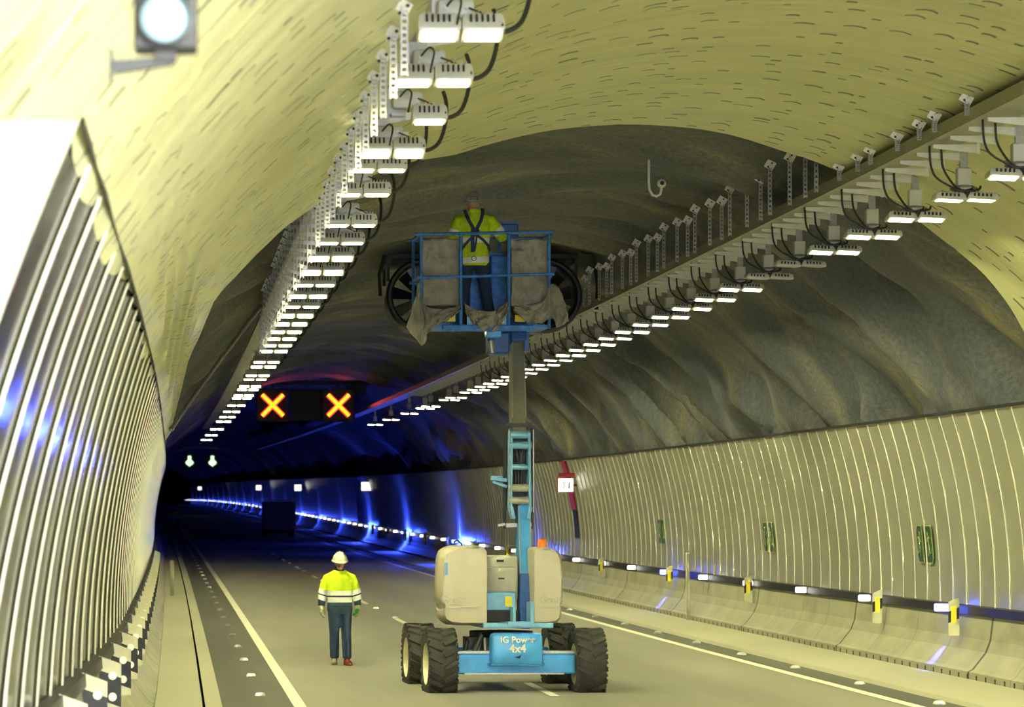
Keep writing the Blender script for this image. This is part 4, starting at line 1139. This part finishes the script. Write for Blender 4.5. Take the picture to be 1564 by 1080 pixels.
def sheets(q, flo, top, mid, XL, XR, yn, yf):
    RZ = Matrix.Rotation(LR, 3, 'Z')
    def cloth(name, label, nu, nv, fn, thick=.004):
        vs = [fn(i/(nu-1), j/(nv-1)) for j in range(nv) for i in range(nu)]
        o0 = V(vs[0]); b = MB()
        b.quadset([RZ @ (V(v)-o0) for v in vs], [(j*nu+i, j*nu+i+1, (j+1)*nu+i+1, (j+1)*nu+i) for j in range(nv-1) for i in range(nu-1)])
        o = b.obj(name, 'sheet', ang=80); o.location = lift_world(o0)
        m = o.modifiers.new('thickness', 'SOLIDIFY'); m.thickness = thick
        return tag(o, label, 'plastic sheet', 'plastic sheets on the basket')
    N = lambda a, b, c, s=1.0: noise.noise(V((a*s, b*s, c)))
    def pane(px0, px1, seed, tail):
        def fn(u, v):
            # v 0 top .. 1 bottom: flat behind the rails, then a swag over the toe board
            xa, xb = q(px0, 400).x, q(px1, 400).x
            z = top-.06+(flo+.30-top+.06)*v
            x = xa+(xb-xa)*u+.02*N(v*5, u*3, seed+2)
            z += .025*N(u*4, v*2, seed+6)*(1-v)
            y = yn+.06+.05*N(u*2.5+v*2, v*4-u*1.5, seed)+.02*N(u*9+v*6, v*8, seed+4)
            return (x, y, z)
        return fn
    cloth('plastic_sheet', 'dusty grey plastic sheet tied across left bay of the lift basket', 26, 34, pane(636, 694, 1.0, -1))
    cloth('plastic_sheet', 'dusty grey plastic sheet tied across right bay of the lift basket', 26, 34, pane(774, 832, 5.0, 1))
    def swag(tops, bots, seed, amp, pleats):
        K = 8
        T = smooth([(a, b, 0) for a, b in tops], K); B = smooth([(a, b, 0) for a, b in bots], K)
        def at(pts, u):
            k = u*(len(pts)-1); i = min(int(k), len(pts)-2)
            return pts[i].lerp(pts[i+1], k-i)
        def fn(u, v):
            a, b = at(T, u), at(B, u)
            px, py = a.x+(b.x-a.x)*v+1.2*N(u*9, v*5, seed+8), a.y+(b.y-a.y)*v+1.8*v*N(u*12, 0, seed+5)
            p = q(px, py, yn-.03)
            fold = math.sin(u*pleats+2.2*N(u*4, v*3, seed)*2+v*3)
            y = yn-.05-.045*math.sin(v*PI)*amp-.030*fold*amp*(.35+v)-.03*N(u*7, v*5, seed)-.02*N(u*22, v*9, seed+3)
            return (p.x, y, p.z)
        return fn
    cloth('plastic_sheet', 'crumpled plastic sheet bunched along basket bottom left with a hanging tail', 110, 30,
          swag([(631, 418), (634, 440), (641, 455), (660, 460), (680, 458), (694, 453)], [(611, 488), (635, 515), (645, 497), (655, 487), (675, 477), (694, 463)], 2.0, 1.1, 38))
    cloth('plastic_sheet', 'plastic sheet sagging like a swag over the basket lettering', 90, 26,
          swag([(700, 451), (711, 458), (722, 462), (744, 463), (756, 456), (768, 448)], [(701, 463), (709, 476), (722, 489), (742, 495), (757, 486), (768, 460)], 4.0, .9, 26))
    cloth('plastic_sheet', 'plastic sheet bunched along basket bottom right with a torn end', 100, 28,
          swag([(775, 454), (797, 453), (822, 446), (833, 422), (846, 428), (852, 444)], [(776, 462), (797, 479), (815, 481), (834, 474), (844, 487), (862, 477)], 6.0, 1.0, 34))
def basket_worker(q, flo, top):
    # local figure faces -y; turned round so that the back is towards the camera
    tor = [(.80, .15, .11, 0, .01), (.86, .170, .12, 0, .01), (.94, .168, .118, 0, .005), (1.02, .165, .115, 0, 0), (1.12, .175, .12, 0, 0), (1.24, .192, .126, 0, 0), (1.34, .2, .122, 0, .005), (1.42, .182, .105, 0, .01), (1.47, .13, .08, 0, .015), (1.50, .08, .06, 0, .01)]
    # x is mirrored by the half turn: 'l' here stands on the right of the photograph
    J = dict(head=(.02, -.02, 1.635), neck=(0, .0, 1.50), shl=(-.21, .005, 1.41), shr=(.21, .005, 1.41), ell=(-.385, -.03, 1.19), elr=(.295, -.0, 1.15), wrl=(-.47, -.22, 1.27), wrr=(.22, -.21, 1.10),
             hipl=(-.09, 0, .90), hipr=(.09, 0, .90), knl=(-.155, -.03, .48), knr=(.125, -.03, .48), anl=(-.215, .02, .095), anr=(.135, .02, .095))
    def bands(J):
        trs = lambda c: abs(c.x) < .22
        out = [((0, 0, 0), (.06, 0, 1), .83, .91, trs, 1), ((0, 0, 0), (0, 0, 1), 1.10, 1.165, trs, 1)]
        for s, k in (('l', -1), ('r', 1)):
            S, E = V(J['sh'+s]), V(J['el'+s]); d = (E-S).normalized(); L = (E-S).length
            rg = (lambda k: lambda c: c.x*k > .215 and c.y > -.12)(k)
            out += [(S, d, L*.52, L*.80, rg, 1)]
        return out
    pose = dict(J=J, torso=tor, waist=1.0, hem=.79, pitch=-.18, trouser_mat='denim', jacket_mats=['hivis_green', 'reflective', 'navy_cloth'], bands=bands, collar_mat='hivis_green',
                gloves='reflective', bootl='boot_dark', bootr='boot_dark', helmet='helmet_grey', footl=(-.25, -1, 0), footr=(.2, -1, 0), curl=.8, pad=1.12,
                handl=((-.3, -1, -.1), (0, 0, -1), (1, -.2, 0)), handr=((-.2, -1, -.0), (0, 0, -1), (-1, -.2, 0)))
    c = q(716, 460, .83); g = lift_world((c.x, .85, flo+.052))
    w = person('person', 'worker in yellow-green jacket and blue harness standing in the raised basket', g, PI+LR, pose)
    # harness straps lie on the jacket's back
    b = MB()
    def strap(pts, wd=.045):
        pts = [V(p) for p in pts]
        for a, c in zip(pts, pts[1:]): b.beam(a, c, wd, .012, up=(0, 1, 0))
    yb = .152
    strap([(-.10, .06, 1.555), (-.095, .118, 1.49), (-.07, yb, 1.40), (.01, yb+.012, 1.235)]); strap([(.135, .06, 1.535), (.125, .118, 1.47), (.10, yb, 1.40), (.01, yb+.012, 1.235)])
    strap([(.01, yb+.014, 1.27), (.015, yb+.014, 1.18)], .11); strap([(.01, yb+.01, 1.21), (.10, yb, 1.12), (.17, .115, 1.03), (.2, .03, .98)], .035); strap([(.01, yb+.01, 1.21), (-.10, yb, 1.13), (-.17, .115, 1.06), (-.205, .03, 1.0)], .035)
    strap([(.045, yb+.012, 1.18), (.045, yb+.005, .97)], .05); strap([(-.01, yb+.012, 1.18), (.02, yb+.006, .98)], .025)
    b.obj('harness', 'harness_blue', w)
    b = MB(); b.lathe([(.026, -.004), (.034, -.004), (.034, .004), (.026, .004)], (.03, yb+.02, .885), 'y', 20, True); b.obj('harness_ring', 'dark_steel', w)
    b = MB(); b.lathe([(.02, -.005), (.03, -.005), (.03, .005), (.02, .005)], (.01, yb+.03, 1.24), 'y', 20, True); b.obj('harness_ring', 'dark_steel', w)
    return w
# ------------------------------------------------------------------ far vehicle
def truck():
    z = 182.0; x, h = unproj(427, 812, z)
    t = thing('truck', 'dark box truck parked far down the right lane', 'truck', P(z, x, 0))
    b = MB(); b.box((0, 2.2, 1.35), (2.0, 4.4, 1.75), bev=.04); b.obj('cargo_box', 'truck_dark', t)
    b = MB(); b.box((0, 5.2, 1.05), (1.9, 1.5, 1.6), bev=.12, seg=2); b.obj('cab', 'truck_dark', t)
    b = MB(); b.box((0, 2.9, .48), (1.7, 5.6, .16)); b.box((0, .0, .5), (1.9, .12, .16)); b.obj('chassis', 'dark_steel', t)
    for sx in (-.82, .82):
        for y in (1.0, 5.0):
            b = MB(); b.lathe([(.2, -.12), (.36, -.12), (.39, -.09), (.39, .09), (.36, .12), (.2, .12)], (sx, y, .39), 'x', 24, True); b.cyl((sx-.08, y, .39), (sx+.08, y, .39), .2, 16); b.obj('wheel', 'tyre_rubber', t)
        b = MB(); b.box((sx, -.05, .62), (.22, .06, .12)); b.obj('tail_light', 'tail_red', t)
    b = MB(); b.box((0, .2, 2.29), (1.5, .25, .10), bev=.02); b.obj('roof_bar', 'post_grey', t)
# ------------------------------------------------------------------ light, camera
def area(name, loc, sx, sy, power, col, aim=(0, 0, -1), spread=PI):
    d = bpy.data.lights.new(name, 'AREA'); d.shape = 'RECTANGLE'; d.size = sx; d.size_y = sy; d.energy = power; d.color = col; d.spread = spread
    o = bpy.data.objects.new(name, d); COL.objects.link(o); o.location = loc
    o.rotation_euler = V(aim).to_track_quat('-Z', 'Y').to_euler(); return o
def point(name, loc, power, col, r=.06):
    d = bpy.data.lights.new(name, 'POINT'); d.energy = power; d.color = col; d.shadow_soft_size = r
    o = bpy.data.objects.new(name, d); COL.objects.link(o); o.location = loc; return o
WARM = (1, .96, .46)
def lights():
    # lamps of the two rows that hang nearer than the frame shows
    for k in range(-7, 50):
        z = 18.75+2.01*k
        if k > 14 and k % 2: continue
        m = (1 if k < 15 else 2)*min(1, max(.06, 1-(z-48)/62))
        area('row_lamp', P(z, 1.76, 5.25), .5, .14, NEARP*m, WARM, (0, .35, -1), math.radians(130))
        area('row_lamp', P(z+1.4, 8.02, 5.45), .5, .14, NEARP*m, WARM, (.3, .35, -1), math.radians(130))
    # the two nearest blue lamps throw a narrow streak down the barrier
    for z in (42.2, 65.95):
        d = bpy.data.lights.new('blue_streak', 'SPOT'); d.energy = 190; d.color = (.10, .10, 1); d.spot_size = math.radians(40); d.spot_blend = 1; d.shadow_soft_size = .03
        o = bpy.data.objects.new('blue_streak', d); COL.objects.link(o); o.location = P(z, XC+5.60, .88); o.rotation_euler = V((-.02, -.03, -1)).to_track_quat('-Z', 'Y').to_euler()
    # blue lamps of the barrier
    for k in range(26):
        z = 42.2+23.75*k
        if z > 600: break
        point('blue_lamp', P(z, XC+5.45, .98), BLUEP*(1.0 if z < 50 else 2.0 if z < 70 else 20.0 if z < 100 else 110.0 if z < 165 else 26.0), (.03, .07, 1), .08)
    # red crosses shine on the tray and the panels
    for px in (416.5, 517):
        x, h = unproj(px, 619, 111.6)
        area('cross_lamp', P(111.6, x, h), .6, .6, REDP, (1, .01, .06), (0, -1, 0))
    w = bpy.data.worlds.new('World'); SC.world = w; w.use_nodes = True
    bg = w.node_tree.nodes['Background']; bg.inputs[0].default_value = (.93, .97, 1.0, 1); bg.inputs[1].default_value = WORLD
    if SUN:
        d = bpy.data.lights.new('sun', 'SUN'); d.energy = SUN; d.angle = math.radians(24); d.color = (1, .98, .92)
        o = bpy.data.objects.new('sun', d); COL.objects.link(o)
        o.rotation_euler = V((-.55, .83, -.03)).to_track_quat('-Z', 'Y').to_euler()
NEARP, BLUEP, REDP, WORLD, SUN, EXPOSURE = 70., 4., 8., 8.0, 13.0, 0.22
def camera():
    c = bpy.data.cameras.new('camera'); o = bpy.data.objects.new('camera', c); COL.objects.link(o)
    o.location = (0, 0, 2.2); o.rotation_euler = (PI/2, 0, 0)
    c.sensor_fit = 'HORIZONTAL'; c.sensor_width = 36; c.lens = F/1564*36
    c.shift_x = (782-285)/1564; c.shift_y = (810-540)/1564
    c.clip_start = .05; c.clip_end = 1500
    c.dof.use_dof = True; c.dof.focus_distance = 39.5; c.dof.aperture_fstop = 3.6
    SC.camera = o
def main():
    build_materials(); build_shell(); row_left(); row_right(); barrier_lamps(); delineators(); studs(); exit_signs(); emergency_signs(); lane_signals(); fans(); small_fittings()
    walker(); a = lift(); sheets(*a[1:]); basket_worker(a[1], a[2], a[3]); truck(); lights(); camera()
    vs = SC.view_settings; vs.view_transform = 'Standard'; vs.look = 'None'; vs.gamma = 1; vs.use_curve_mapping = False; vs.exposure = EXPOSURE
    cy = SC.cycles
    cy.use_denoising = True; cy.max_bounces = 8; cy.diffuse_bounces = 5; cy.glossy_bounces = 4; cy.sample_clamp_indirect = 6; cy.caustics_reflective = False; cy.caustics_refractive = False
main()
